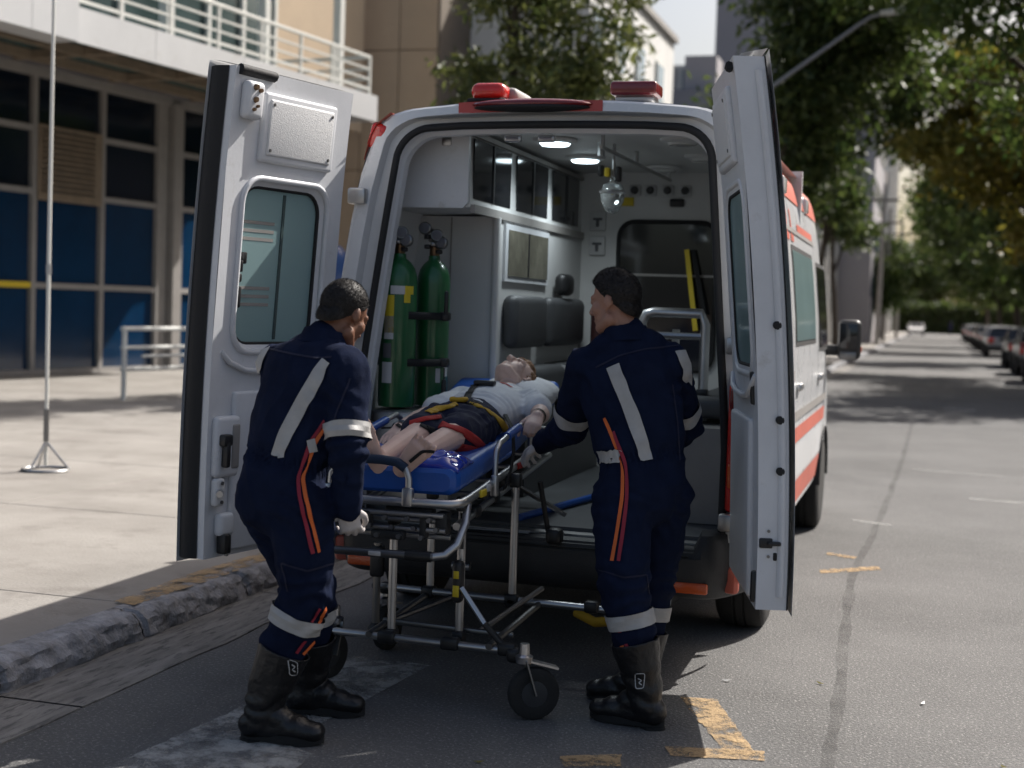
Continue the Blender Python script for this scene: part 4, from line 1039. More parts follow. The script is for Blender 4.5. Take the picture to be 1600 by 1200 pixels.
# overhead cabinets on the left
oc = MB()
oc.add([(-.86, .42, 2.02), (-.46, .42, 2.03), (-.46, YB, 2.03), (-.86, YB, 2.02), (-.80, .42, 2.40), (-.475, .42, 2.40), (-.475, YB, 2.40), (-.80, YB, 2.40)], [(3,2,1,0),(4,5,6,7),(0,1,5,4),(1,2,6,5),(2,3,7,6),(3,0,4,7)])
oh = vb(oc, 'overhead_cabinet', 'liner')
pl = [(x, z) for x, z in ((-.86, 2.025), (-.49, 2.025), (-.465, 2.05), (-.465, 2.37), (-.78, 2.37))]
vb(MB().prism(pl, (0, .42, 0), (1, 0, 0), (0, 0, 1), (0, -1, 0), .002, .022), 'end_panel', 'paint_in', oh)
vb(MB().rbox((-.58, .40, 2.345), (.05, .02, .05), .012, 2), 'panel_catch', 'alu', oh)
vb(MB().box(-.466, -.440, .44, YB, 2.005, 2.045), 'cabinet_lip', 'frame_grey', oh); vb(MB().box(-.476, -.452, .44, YB, 2.375, 2.398), 'cabinet_lip', 'frame_grey', oh)
for (a, b) in ((.47, 1.10), (1.22, 1.86), (1.98, 2.62)):
    w = vb(MB().box(-.466, -.458, a, b, 2.075, 2.365), 'cabinet_window', 'glass_dark', oh); vb(MB().box(-.459, -.452, (a+b)/2-.01, (a+b)/2+.01, 2.075, 2.365), 'sliding_edge', 'black', w)
# side unit
su = vb(MB().box(-.905, -.455, .86, YB, 1.0, 2.015), 'side_unit', 'liner')
vb(MB().tube([(-.452, .855, 1.0), (-.452, .855, 2.01)], .022, 8), 'corner_trim', 'liner', su, 60)
vb(MB().box(-.70, -.695, .852, .86, 1.0, 2.01), 'panel_joint', 'frame_grey', su)
wn_ = vb(MB().box(-.456, -.440, .98, 1.86, 1.69, 1.99), 'glazed_cupboard', 'paint_in', su); vb(MB().box(-.441, -.434, 1.03, 1.82, 1.72, 1.96), 'cupboard_glass', mat('cupboard_glass', (.17, .16, .125), .2, var=.3, vscale=6), wn_)
vb(MB().box(-.435, -.430, 1.40, 1.415, 1.72, 1.96), 'sliding_edge', 'black', wn_)
for (a, b) in ((.98, 1.62), (1.72, 2.52)): vb(MB().rbox((-.41, (a+b)/2, 1.48), (.09, b-a, .28), .05, 4), 'backrest', 'seat_grey', su)
vb(MB().rbox((-.40, 2.10, 1.70), (.08, .22, .13), .04, 4), 'headrest', 'black', su)
bn = vb(MB().box(-.86, -.30, .98, YB-.02, .57, 1.02), 'bench', 'seat_grey')
for (a, b) in ((.98, 1.80), (1.86, 2.62)): vb(MB().rbox((-.47, (a+b)/2, 1.13), (.36, b-a, .22), .05, 4), 'bench_cushion', 'seat_grey', bn)
# cylinder shelf
cs = vb(MB().rbox((-.66, .50, .80), (.44, .60, .50), .03, 3), 'cylinder_stand', 'alu')
# ceiling lamps
for (x, y, lit) in ((-.20, 1.00, 1), (-.23, 1.80, 1), (.46, 1.0, 0), (.46, 1.75, 0), (.12, 2.35, 0)):
    c = vb(MB().lathe([(.115, 0), (.11, -.012), (.085, -.022)], (x, y, 2.425), (0, 0, 1), 24), 'ceiling_lamp', 'liner'); vb(MB().lathe([(.084, -.018), (.07, -.032), (.02, -.037)], (x, y, 2.425), (0, 0, 1), 24), 'lamp_lens', 'lamp' if lit else 'lens_clear', c)
    if lit:
        L_ = bpy.data.lights.new('ceiling_lamp_light', 'SPOT'); L_.energy = 14; L_.color = (.85, .95, 1); L_.shadow_soft_size = .07; L_.spot_size = R(150); L_.spot_blend = .8
        o_ = bpy.data.objects.new('ceiling_lamp_light', L_); COL.objects.link(o_); o_.parent = VAN; o_.location = (x, y, 2.375)
# ceiling hooks, rail and grab frame
rl_ = vb(MB().tube([(.10, .75, 2.36), (.16, 2.4, 2.35)], .010, 8), 'drip_rail', 'alu')
for y in (.78, 1.5, 2.35): vb(MB().tube([(.10+.036*(y-.75), y, 2.42), (.10+.036*(y-.75), y, 2.35)], .012, 8), 'rail_bracket', 'alu', rl_)
vb(MB().tube([(.30, .95, 1.0), (.30, .95, 1.50), (.32, .95, 1.545), (.36, .95, 1.555), (.60, .95, 1.555), (.62, .95, 1.5), (.62, .95, .9)], .025, 10), 'grab_frame', 'alu', None, 60)
vb(MB().tube([(.32, .95, 1.44), (.62, .95, 1.44)], .018, 8), 'grab_crossbar', 'alu'); vb(MB().tube([(.44, 1.15, 1.0), (.44, 1.15, 1.47)], .02, 8), 'grab_post', 'alu')
vb(MB().rbox((.62, .93, 1.16), (.06, .06, .04), .01, 2), 'grab_clamp', 'black')
vb(MB().box(.55, .86, .5, 2.2, .57, 1.02), 'right_locker', 'frame_grey'); vb(MB().rbox((.70, 1.3, 1.10), (.28, 1.2, .10), .03, 3), 'locker_cushion', 'seat_grey')
vb(MB().bar((.23, YB-.06, 1.95), (.31, YB-.10, 1.45), .03, .006, (0, -1, 0)), 'seat_belt', 'label_yellow'); vb(MB().bar((.27, YB-.055, 1.95), (.36, YB-.095, 1.55), .025, .006, (0, -1, 0)), 'seat_belt', 'strap_black')
vb(MB().tube([(-.20, YB-.05, 1.80), (-.26, YB-.08, 1.79), (-.31, YB-.10, 1.70), (-.33, YB-.10, 1.45), (-.34, YB-.10, 1.15)], .012, 8), 'oxygen_hose', mat('hose_brown', (.16, .10, .08), .6), None, 60)
vb(MB().rbox((-.22, YB-.15, 1.42), (.22, .20, .30), .05, 3), 'hanging_bag', mat('maroon_bag', (.035, .008, .008), .7, bump=.3))
vb(MB().tube([(-.1, .2, .58), (.25, 2.0, .60)], .018, 8), 'loading_rail', 'blue_vinyl'); vb(MB().tube([(-.62, .2, .58), (-.5, 2.0, .60)], .018, 8), 'loading_rail', 'blue_vinyl')
vb(MB().tube([(-.76, .33, 2.34), (-.80, .30, 2.0), (-.84, .26, 1.7)], .010, 6), 'hanging_cord', 'rubber', None, 60)
vb(MB().box(.15, .42, 1.0, 1.3, .57, .75), 'floor_box', 'alu')

# ================================================================ things inside the van
def cylinder(label, x, y, z0, r, labels):
    t = thing('oxygen_cylinder', label, 'gas cylinder', (x, y, z0), 0, None)
    MB().lathe([(r*.5, 0), (r*.96, .006), (r, .03), (r, .60), (r*.97, .635), (r*.85, .672), (r*.62, .70), (r*.36, .718), (r*.34, .74)], (x, y, z0), (0, 0, 1), 30).build('body', M['cyl_green'], t, 50)
    MB().lathe([(.02, 0), (.026, .01), (.024, .06), (.014, .065)], (x, y, z0+.735), (0, 0, 1), 12).build('valve', M['brass'], t)
    MB().tube([(x, y, z0+.785), (x+.045, y-.04, z0+.795)], .013, 8).build('outlet', M['chrome_dark'], t)
    MB().lathe([(.030, 0), (.032, .012), (.012, .02)], (x, y, z0+.82), (0, 0, 1), 10).build('hand_wheel', M['black'], t)
    for k, (a, h) in enumerate(((.03, .835), (-.03, .87), (.06, .80))):
        g = MB().lathe([(.03, 0), (.032, .02), (.026, .026)], (x+a, y-.05, z0+h), (.2*(1-k), -1, .1), 14).build('gauge', M['chrome_dark'], t)
        MB().lathe([(.024, .0265), (.02, .028)], (x+a, y-.05, z0+h), (.2*(1-k), -1, .1), 14).build('gauge_face', M['print_grey'], g)
    for k in range(7):
        a = k*1.7; p0 = Vector((x+.03*math.cos(a), y-.02+.03*math.sin(a), z0+.76+.012*k)); MB().rbox(p0, (.03, .03, .022), .007, 2, Matrix.Rotation(a, 3, 'Z')).build('fitting', M['chrome_dark' if k % 2 else 'black'], t)
    MB().tube([(x+.03*math.cos(a)-.01, y-.03, z0+.83+.035*math.sin(a)) for a in [PI*1.1*k/12 for k in range(13)]], .008, 6).build('pipe', M['chrome_dark'], t, 60)
    for (a0, a1, z1, z2, m) in labels:
        MB().grid(lambda a, b: (x+(r+.0015)*math.cos(R(a0+(a1-a0)*a)), y+(r+.0015)*math.sin(R(a0+(a1-a0)*a)), z0+z1+(z2-z1)*b), 8, 2).build('sticker', M[m], t, 60)
    return t
cylinder('green oxygen cylinder with white and yellow stickers strapped in the van', -2.485, 6.42, 1.055, .088,
         [(-95, -50, .545, .585, 'label_white'), (-50, -18, .545, .585, 'label_yellow'), (-52, -30, .505, .545, 'label_yellow'), (-115, -82, .36, .54, 'label_yellow'), (-115, -82, .33, .44, 'label_white'), (-120, -84, .12, .22, 'label_white'), (-118, -88, .24, .31, 'print_grey')])
cylinder('green oxygen cylinder with round sticker standing behind the stickered cylinder', -2.38, 6.62, 1.055, .082,
         [(-55, -38, .12, .19, 'label_white'), (-20, 0, .15, .22, 'label_white')])
br = thing('cylinder_bracket', 'black strap bracket holding both green cylinders', 'bracket', (-2.44, 6.52, 1.2))
for z in (1.50, 1.275):
    pts = []
    for k in range(25):
        a = R(200 + 160*k/24)
        pts.append((-2.465+.125*math.cos(a)+.05*(k/24), 6.46+.145*math.sin(a)+.10*(k/24), z))
    MB().tube([Vector(p) for p in pts], .004, 6)
    s_ = MB(); s_.strip([Vector((p[0], p[1], z-.018)) for p in pts], [Vector((p[0], p[1], z+.018)) for p in pts]); o = s_.build('strap', M['strap_black'], br, 60)
    sm = o.modifiers.new('t', 'SOLIDIFY'); sm.thickness = .006
    MB().rbox((-2.29, 6.55, z), (.05, .05, .045), .012, 2).build('buckle', M['black'], br)
MB().rbox((-2.28, 6.53, 1.565), (.022, .022, .12), .01, 2).build('clamp_lever', M['black'], br)
MB().tube([(-2.28, 6.53, 1.25), (-2.28, 6.53, 1.19)], .003, 6).build('cord', M['strap_black'], br)
MB().rbox((-2.28, 6.53, 1.145), (.026, .02, .10), .01, 2).build('hanging_toggle', M['black'], br)
# bundled orange strap beside the cylinders
ob_ = thing('strap_bundle', 'small bundle of orange strap lying beside the green cylinders', 'strap', (-2.26, 6.70, 1.055))
for k in range(4): MB().tube([(-2.26+(.05+.008*k)*math.cos(a), 6.70+.035*math.sin(a), 1.066+.013*k) for a in [2*PI*j/18 for j in range(18)]], .008, 6, closed=True).build('coil', M['orange_tape'], ob_, 60)
# hanging glass bottle on the ceiling rail
gb_ = thing('glass_bottle', 'clear glass bottle with yellow and black clips hanging from the van ceiling', 'bottle', (-1.66, 7.35, 2.15))
glass = mat('clear_glass', (.75, .80, .80), .05, trans=.85, spec=.6)
MB().lathe([(.012, .12), (.016, .09), (.05, .075), (.065, .04), (.06, -.01), (.035, -.06), (.01, -.075)], (-1.66, 7.35, 2.14), (0, 0, 1), 20).build('bowl', glass, gb_, 60)
MB().lathe([(.068, .030), (.072, .038), (.066, .046)], (-1.66, 7.35, 2.14), (0, 0, 1), 20).build('rim_band', M['steel'], gb_)
MB().tube([(-1.66, 7.35, 2.43), (-1.66, 7.35, 2.25)], .008, 8).build('stem', M['alu'], gb_)
MB().rbox((-1.69, 7.34, 2.28), (.03, .04, .05), .01, 2).build('clip', M['label_yellow'], gb_); MB().rbox((-1.63, 7.34, 2.27), (.03, .04, .08), .01, 2).build('clip', M['black'], gb_); MB().rbox((-1.73, 7.36, 2.29), (.03, .04, .06), .01, 2).build('clip', M['black'], gb_)
MB().tube([(-1.72, 7.3, 2.43), (-1.72, 7.3, 2.36)], .02, 8).build('hook', M['alu'], gb_)

# ================================================================ stretcher
SF = Vector((-1.99, 5.12, .80)); SA = Vector((-.045, 1, .075)).normalized(); SR = Vector((1, .045, 0)).normalized()
def B(s, t, h): return SF + SA*s + SR*t + Vector((0, 0, h))
ST = thing('stretcher', 'wheeled ambulance stretcher with blue mattress on steel tubing', 'stretcher', (-1.99, 5.6, 0))
def S(mb, name, m, parent=None, angle=45): return mb.build(name, M[m], parent or ST, angle)
def zback(s): return .085*max(0, s-.85) + .06*max(0, s-.85)**2
mt = MB(); cs_ = rrect(.53, .10, .035, 4)
secs = []
for s in [0.0, .015, .04, .1, .3, .5, .7, .85, 1.0, 1.2, 1.4, 1.6, 1.8, 1.84]:
    e = 1 - (.035/.27 if s in (0, 1.84) else .012/.27 if s == .015 else 0)
    c = .72 if s in (0., 1.84) else 1
    secs.append([B(s+.01, x*e*(1 + .008*math.sin(s*31+x*9)), .07 + y*c + zback(s) + .004*noise.noise((s*4, x*6, y*9))) for x, y in cs_])
for a, b in zip(secs[:-1], secs[1:]): mt.strip(a, b, True)
mt.add(secs[0], [tuple(range(len(cs_)))]); mt.add(secs[-1], [tuple(range(len(cs_)))])
S(mt, 'mattress', 'blue_vinyl', angle=60)
S(MB().box(0, 0, 0, 0, 0, 0) if False else MB().tube([B(.03, .24, .055), B(.85, .268, .055)], .006, 6), 'mattress_piping', 'blue_vinyl')
fr_pts = [B(s, t, 0) for s, t in ((.08, .29), (0, .285), (-.035, .25), (-.045, .2), (-.045, -.2), (-.035, -.25), (0, -.285), (.08, -.29), (.9, -.29), (1.8, -.29), (1.86, -.25), (1.86, .25), (1.8, .29), (.9, .29))]
S(MB().tube(fr_pts, .0175, 10, closed=True), 'frame_tube', 'alu', angle=60)
for t in (-.25, .25): S(MB().tube([B(.06, t, -.105), B(1.7, t, -.10)], .016, 10), 'lower_side_tube', 'alu')
for s in (.06, .32, .62, .95, 1.3): S(MB().tube([B(s, -.28, -.03), B(s, .28, -.03)], .011, 8), 'cross_tube', 'alu')
for (s, h) in ((.02, -.06), (.05, -.125), (.10, -.10), (.12, -.165)): S(MB().tube([B(s, -.21, h), B(s, .21, h)], .011, 8), 'cross_tube', 'alu')
for (s, t, h) in ((.06, .275, -.015), (.32, .28, -.02), (.62, .285, -.02), (.95, .285, -.02), (.06, -.275, -.015), (.32, .25, -.10), (.62, .25, -.10), (.95, .25, -.10)):
    c = B(s, t, h); S(MB().rbox(c, (.045, .075, .05), .012, 2), 'clamp', 'black')
for (s, t, h, a, b, c) in ((.03, -.12, -.09, .07, .05, .07), (.05, -.19, -.11, .05, .05, .09), (.06, .12, -.11, .03, .05, .10), (.04, -.02, -.15, .14, .04, .035), (.08, .19, -.10, .05, .06, .09), (.10, .05, -.06, .20, .05, .03)):
    S(MB().rbox(B(s, t, h), (a, b, c), .01, 2), 'mechanism_block', 'bumper')
for k in range(14): S(MB().lathe([(.010, 0), (.010, .02)], B(.0, -.20+k*.03, -.075-.035*(k % 3)), (0, -1, .1), 8), 'bolt', 'chrome_dark')
S(MB().tube([B(.07, .29, -.015), B(.01, .30, -.08), B(-.05, .285, -.15), B(-.09, .25, -.182), B(-.10, .20, -.19)], .0155, 10), 'lift_handle', 'alu', angle=60)
S(MB().tube([B(.07, -.29, -.015), B(.01, -.30, -.08), B(-.05, -.285, -.15), B(-.09, -.25, -.182), B(-.10, -.20, -.19)], .0155, 10), 'lift_handle', 'alu', angle=60)
S(MB().tube([B(-.10, -.21, -.19), B(-.10, .21, -.19)], .016, 10), 'grip_bar', 'chrome_dark'); S(MB().tube([B(-.10, .10, -.19), B(-.10, .20, -.19)], .021, 10), 'grip_sleeve', 'black')
S(MB().rbox(B(-.1185, -.02, -.188), (.05, .004, .018), .002, 1), 'grip_sticker', 'label_white')
# foot-end hoop
hoop = [B(-.045, .085, 0), B(-.045, .085, .09), B(-.045, .072, .128), B(-.045, .035, .152), B(-.045, -.03, .158), B(-.045, -.14, .158), B(-.045, -.20, .14), B(-.045, -.23, .10), B(-.045, -.235, 0)]
S(MB().tube(hoop, .0135, 10), 'foot_hoop', 'alu', angle=60); S(MB().tube(hoop[2:7], .0185, 10), 'hoop_grip', 'blue_foam', angle=60)
S(MB().rbox(B(-.05, .085, .02), (.045, .035, .075), .01, 2), 'hoop_bracket', 'alu'); S(MB().rbox(B(-.05, -.235, .02), (.045, .035, .075), .01, 2), 'hoop_bracket', 'alu')
# side rail hoops
for t in (.305, -.305):
    k = 1 if t > 0 else -1
    S(MB().tube([B(.42, t, -.03), B(.42, t, .09), B(.435, t, .13), B(.48, t, .155), B(.60, t, .165), B(.95, t, .18), B(1.02, t, .15), B(1.04, t, .10), B(1.04, t, 0)], .0125, 10), 'side_rail', 'alu', angle=60)
    S(MB().tube([B(.60, t, .164), B(.80, t, .174)], .019, 10), 'rail_sleeve', 'blue_vinyl'); S(MB().rbox(B(.42, t, -.01), (.03, .04, .09), .008, 2), 'rail_bracket', 'alu')
S(MB().rbox(B(.22, .31, -.002), (.012, .07, .03), .004, 1), 'warning_sticker', 'label_yellow'); S(MB().rbox(B(.30, .31, 0.004), (.012, .05, .03), .004, 1), 'warning_sticker', 'label_white'); S(MB().rbox(B(.86, .31, .0), (.012, .12, .028), .004, 1), 'red_sticker', 'strap_red')
# legs
legs = [((-2.03, 5.27), .235, .735), ((-1.765, 5.33), .24, .80), ((-2.06, 5.80), .31, .77), ((-1.68, 5.78), .30, .85)]
for (x, y), z0, z1 in legs:
    lg = S(MB().tube([(x, y, z0), (x, y, z1)], .0175, 10), 'leg', 'alu'); S(MB().rbox((x, y, z0), (.05, .06, .045), .012, 2), 'leg_socket', 'black', lg); S(MB().rbox((x, y, z1-.03), (.05, .05, .06), .012, 2), 'leg_socket', 'black', lg)
S(MB().tube([(-2.26, 5.22, .235), (-1.50, 5.23, .225)], .0155, 10), 'front_base_bar', 'alu'); S(MB().tube([(-2.30, 5.76, .32), (-1.10, 5.80, .295)], .0155, 10), 'rear_base_bar', 'alu')
S(MB().tube([(-2.10, 5.36, .265), (-1.56, 5.40, .245)], .013, 8), 'middle_base_bar', 'chrome_dark')
for x in (-2.10, -1.60): S(MB().tube([(x, 5.2, .24), (x+.04, 5.78, .30)], .014, 8), 'base_side_bar', 'chrome_dark')
S(MB().tube([(-2.08, 5.35, .26), (-1.90, 5.80, .32)], .012, 8), 'diagonal_brace', 'chrome_dark'); S(MB().tube([(-1.70, 5.40, .25), (-1.56, 5.82, .36)], .012, 8), 'diagonal_brace', 'chrome_dark')
S(MB().tube([(-1.76, 6.0, .78), (-1.58, 6.25, .62)], .012, 8), 'diagonal_brace', 'chrome_dark')
for x in (-2.03, -1.765, -1.53): S(MB().rbox((x, 5.225, .232), (.075, .05, .05), .012, 2), 'bar_clamp', 'black')
for x in (-2.25, -2.06, -1.68, -1.33): S(MB().rbox((x, 5.775, .31), (.06, .05, .05), .012, 2), 'bar_clamp', 'black')
sp_ = S(MB().tube([(-1.745, 5.27, .74), (-1.745, 5.27, .60)], .008, 8), 'gas_strut', 'black'); S(MB().rbox((-1.755, 5.27, .47), (.045, .05, .17), .02, 3), 'strut_body', 'black', sp_)
S(MB().rbox((-1.755, 5.243, .50), (.022, .004, .03), .001, 1), 'strut_label', 'label_yellow', sp_); S(MB().rbox((-1.755, 5.243, .435), (.026, .004, .045), .001, 1), 'strut_label', 'label_yellow', sp_)
S(MB().tube([(-1.735, 5.25, .45), (-1.63, 5.235, .32)], .012, 8), 'lock_arm', 'alu'); S(MB().tube([(-1.63, 5.235, .32), (-1.51, 5.22, .21)], .014, 8), 'lock_arm', 'black')
S(MB().rbox((-1.50, 5.22, .215), (.06, .06, .06), .02, 3), 'bar_end', 'black')
S(MB().tube([(-1.96, 5.80, .43), (-1.88, 5.80, .43)], .018, 10), 'stop_pin', 'alu')
S(MB().tube([(-2.27, 5.70, .52), (-2.27, 5.70, .16)], .018, 8), 'support_leg', 'chrome_dark'); S(MB().rbox((-2.27, 5.70, .44), (.06, .05, .14), .015, 2), 'support_block', 'black'); S(MB().lathe([(.02, 0), (.035, .01), (.035, .03), (.02, .05)], (-2.27, 5.70, .12), (0, 0, 1), 12), 'support_foot', 'black')
S(MB().tube([(-1.46, 6.05, .22), (-1.36, 5.98, .20), (-1.26, 5.96, .22), (-1.22, 5.96, .26)], .022, 8), 'brake_pedal', 'strap_yellow', angle=60)
S(MB().tube([(-1.62, 5.95, .80), (-1.59, 6.0, .58)], .012, 8), 'rear_leg_arm', 'black'); S(MB().rbox((-1.56, 6.0, .56), (.07, .08, .07), .02, 2), 'rear_leg_hub', 'black')
def castor(x, y, yaw, z=.10, r=.10):
    f = Vector((math.sin(yaw), math.cos(yaw), 0)); sd = Vector((math.cos(yaw), -math.sin(yaw), 0)); c = Vector((x, y, z))
    w = S(MB().lathe([(r*.55, -.022), (r*.85, -.026), (r*.97, -.020), (r, -.008), (r, .008), (r*.97, .020), (r*.85, .026), (r*.55, .022)], c, tuple(sd), 26), 'castor', 'tyre')
    S(MB().lathe([(.02, -.028), (r*.5, -.023), (r*.5, .023), (.02, .028)], c, tuple(sd), 18), 'castor_hub', 'bumper', w)
    top = c + Vector((0, 0, r+.03)) - f*.04
    for k in (-1, 1): S(MB().bar(c + sd*.036*k, top + sd*.03*k, .006, .032, tuple(sd)), 'castor_fork', 'chrome_dark', w)
    S(MB().lathe([(.032, -.012), (.034, .012), (.02, .02), (.018, .06)], top, (0, 0, 1), 14), 'castor_swivel', 'steel', w)
    S(MB().bar(top + f*.02 + Vector((0, 0, -.005)), top + f*.13 + Vector((0, 0, -.035)), .05, .008), 'brake_tab', 'steel', w)
castor(-1.395, 5.13, R(60)); castor(-2.29, 5.24, R(200), .135); castor(-2.30, 5.92, R(10)); castor(-1.16, 5.92, R(10))
S(MB().tube([(-1.50, 5.22, .215), (-1.43, 5.17, .235)], .018, 8), 'castor_arm', 'black'); S(MB().tube([(-2.26, 5.22, .235), (-2.29, 5.26, .26)], .018, 8), 'castor_arm', 'black')
S(MB().tube([(-2.30, 5.76, .32), (-2.30, 5.94, .25)], .018, 8), 'castor_arm', 'black'); S(MB().tube([(-1.10, 5.80, .295), (-1.16, 5.96, .24)], .018, 8), 'castor_arm', 'black')

# pillow, bag
pw_ = MB(); pw_.grid(lambda a, b: tuple(B(1.40+.36*b, -.06+.33*a, .085+zback(1.57)+.085*(1-(2*a-1)**4)**.5*(1-(2*b-1)**4)**.5 + .012*noise.noise((a*4, b*4, 3)))), 24, 18)
o = pw_.build('pillow', M['tshirt'], None, 80); tag(o, 'creased white pillow at the head of the blue mattress', 'pillow'); sm = o.modifiers.new('t', 'SOLIDIFY'); sm.thickness = .03
bg = MB(); bg.grid(lambda a, b: tuple(B(.03+.22*b, .02+.24*a, .115+.055*(max(0, 1-(2*a-1)**2)*max(0, 1-(2*b-1)**2))**.5 + .016*noise.noise((a*5, b*5, 9))*(1-(2*a-1)**4)*(1-(2*b-1)**4))), 26, 22)
o = bg.build('plastic_bag', M['blue_bag'], None, 80); tag(o, 'glossy dark blue plastic bag lying by the bare feet', 'bag'); sm = o.modifiers.new('t', 'SOLIDIFY'); sm.thickness = .012

# ================================================================ people
def fuse(mb, voxel, smooth=4, fac=.5):
    me = mb.mesh('tmp', 0)
    ob = bpy.data.objects.new('tmp', me); COL.objects.link(ob)
    r = ob.modifiers.new('r', 'REMESH'); r.mode = 'VOXEL'; r.voxel_size = voxel; r.use_smooth_shade = True
    if smooth:
        s = ob.modifiers.new('s', 'SMOOTH'); s.iterations = smooth; s.factor = fac
    dg = bpy.context.evaluated_depsgraph_get(); dg.update()
    out = bpy.data.meshes.new_from_object(ob.evaluated_get(dg))
    bpy.data.objects.remove(ob); bpy.data.meshes.remove(me)
    out.polygons.foreach_set('use_smooth', [True]*len(out.polygons))
    return out

def folds(me, amp, zones=(), seed=0, base=.35):
    """cloth folds: long ridges everywhere, tight creases near the joint zones (p, radius, axis)"""
    out = []
    for v in me.vertices:
        p = v.co; n = v.normal
        q = Vector((p.x*6.5, p.y*6.5, p.z*4.2)) + Vector((seed, 0, 0))
        q = q + 1.1*noise.noise_vector(q*.7)
        rdg = (1-abs(noise.noise(q*1.15)))**5 - .25
        d = base*amp*(.8*noise.noise(q*.8) + 1.1*rdg) + .12*amp*noise.noise(p*40)
        for (c, r, ax) in zones:
            k = (p-c).length/r
            if k < 1:
                t = (p-c).dot(ax)
                wv = noise.noise(Vector((p.x*7, p.y*7, p.z*7)) + Vector((seed, 3, 0)))
                d += amp*(1-k*k)*math.sin(t*95 + wv*7)*.8
        out.append(p + n*d)
    for v, c in zip(me.vertices, out): v.co = c

def put(name, me, m, loc, parent=None):
    me.transform(Matrix.Translation(-Vector(loc)))
    return link(name, me, m, parent)

def bvh_of(me): return BVHTree.FromPolygons([v.co.copy() for v in me.vertices], [tuple(p.vertices) for p in me.polygons])
PXF = 50/36*1600
def pray(u, v): return (fw + cr*((u-800)/PXF) - cu*((v-600)/PXF)).normalized()

def on_surface(bv, pts, w, off=.005, n=40, nw=4, direct=None):
    """strip of width w lying on the surface along a sight-line path"""
    P = [Vector((a, b, 0)) for a, b in pts]
    d = [0]
    for a, b in zip(P[:-1], P[1:]): d.append(d[-1]+(b-a).length)
    cen = []
    for k in range(n+1):
        t = d[-1]*k/n
        i = max(j for j in range(len(d)) if d[j] <= t+1e-9); i = min(i, len(P)-2)
        q = P[i].lerp(P[i+1], (t-d[i])/(d[i+1]-d[i]))
        hit = bv.ray_cast(CAM_POS, pray(q.x, q.y))
        if hit[0] is not None and (not cen or (hit[0]-cen[-1][0]).length < .07): cen.append((hit[0], hit[1]))
    mb = MB(); rows = []
    for i, (p, nn) in enumerate(cen):
        t = (cen[min(i+1, len(cen)-1)][0]-cen[max(i-1, 0)][0]).normalized()
        sd = nn.cross(t).normalized(); row = []
        for k in range(nw+1):
            q = p + sd*w*(k/nw-.5); r = bv.find_nearest(q)
            row.append(r[0] + r[1]*off if (r[0]-q).length < w else q)
        rows.append(row)
    for _ in range(3):
        rows = [[(rows[max(i-1, 0)][k] + rows[i][k]*2 + rows[min(i+1, len(rows)-1)][k])/4 for k in range(len(rows[i]))] for i in range(len(rows))]
    for a, b in zip(rows[:-1], rows[1:]): mb.strip(a, b)
    return mb

def band(bv, c, ax, w, off=.003, n=40, nz=3, rmax=.3):
    c = Vector(c); s, t, ax = frame(ax); mb = MB(); rows = []
    for j in range(nz+1):
        o = c + ax*w*(j/nz-.5); row = []
        for k in range(n):
            a = 2*PI*k/n; dr = s*math.cos(a)+t*math.sin(a)
            h = bv.ray_cast(o, dr, rmax)
            rr = (h[0]-o).length if h[0] is not None else None
            row.append((o, dr, rr))
        good = [x[2] for x in row if x[2]]; md = sorted(good)[len(good)//2]
        rr = [min(x[2] or md, md*1.7) for x in row]
        rows.append([row[k][0] + row[k][1]*(rr[k]+off) for k in range(n)])
    for a, b in zip(rows[:-1], rows[1:]): mb.strip(a, b, True)
    return mb

def head_blob(mb, c, f, up, sc=1.0):
    f = Vector(f).normalized(); up = Vector(up); up = (up - f*up.dot(f)).normalized(); r = f.cross(up)
    rot = Matrix((r, f, up)).transposed()
    g = lambda x, y, z: Vector(c) + (r*x + f*y + up*z)*sc
    mb.ell(g(0, -.012, .03), (.074*sc, .095*sc, .092*sc), rot)
    mb.ell(g(0, .028, -.04), (.060*sc, .062*sc, .082*sc), rot)
    mb.ell(g(0, .062, -.098), (.030*sc, .026*sc, .024*sc), rot)
    for s in (-1, 1):
        mb.ell(g(s*.040, .050, -.022), (.026*sc, .030*sc, .030*sc), rot)
        mb.caps(g(s*.012, .084, .026), g(s*.045, .070, .024), .012*sc, .010*sc)
        er = rot @ Matrix.Rotation(s*R(-22), 3, 'Z'); mb.ell(g(s*.078, -.016, -.004), (.0075*sc, .017*sc, .027*sc), er); mb.ell(g(s*.074, -.004, -.032), (.008*sc, .008*sc, .010*sc), rot)
        mb.ell(g(s*.032, .079, .006), (.016*sc, .010*sc, .009*sc), rot)
        mb.caps(g(s*.050, -.002, -.070), g(s*.020, .056, -.094), .028*sc, .026*sc)
        mb.ell(g(s*.012, .101, -.036), (.010*sc, .010*sc, .008*sc), rot)
    mb.caps(g(0, .086, .012), g(0, .108, -.030), .010*sc, .013*sc)
    mb.ell(g(0, .084, -.066), (.024*sc, .012*sc, .007*sc), rot); mb.ell(g(0, .081, -.078), (.020*sc, .012*sc, .007*sc), rot)
    return g, rot

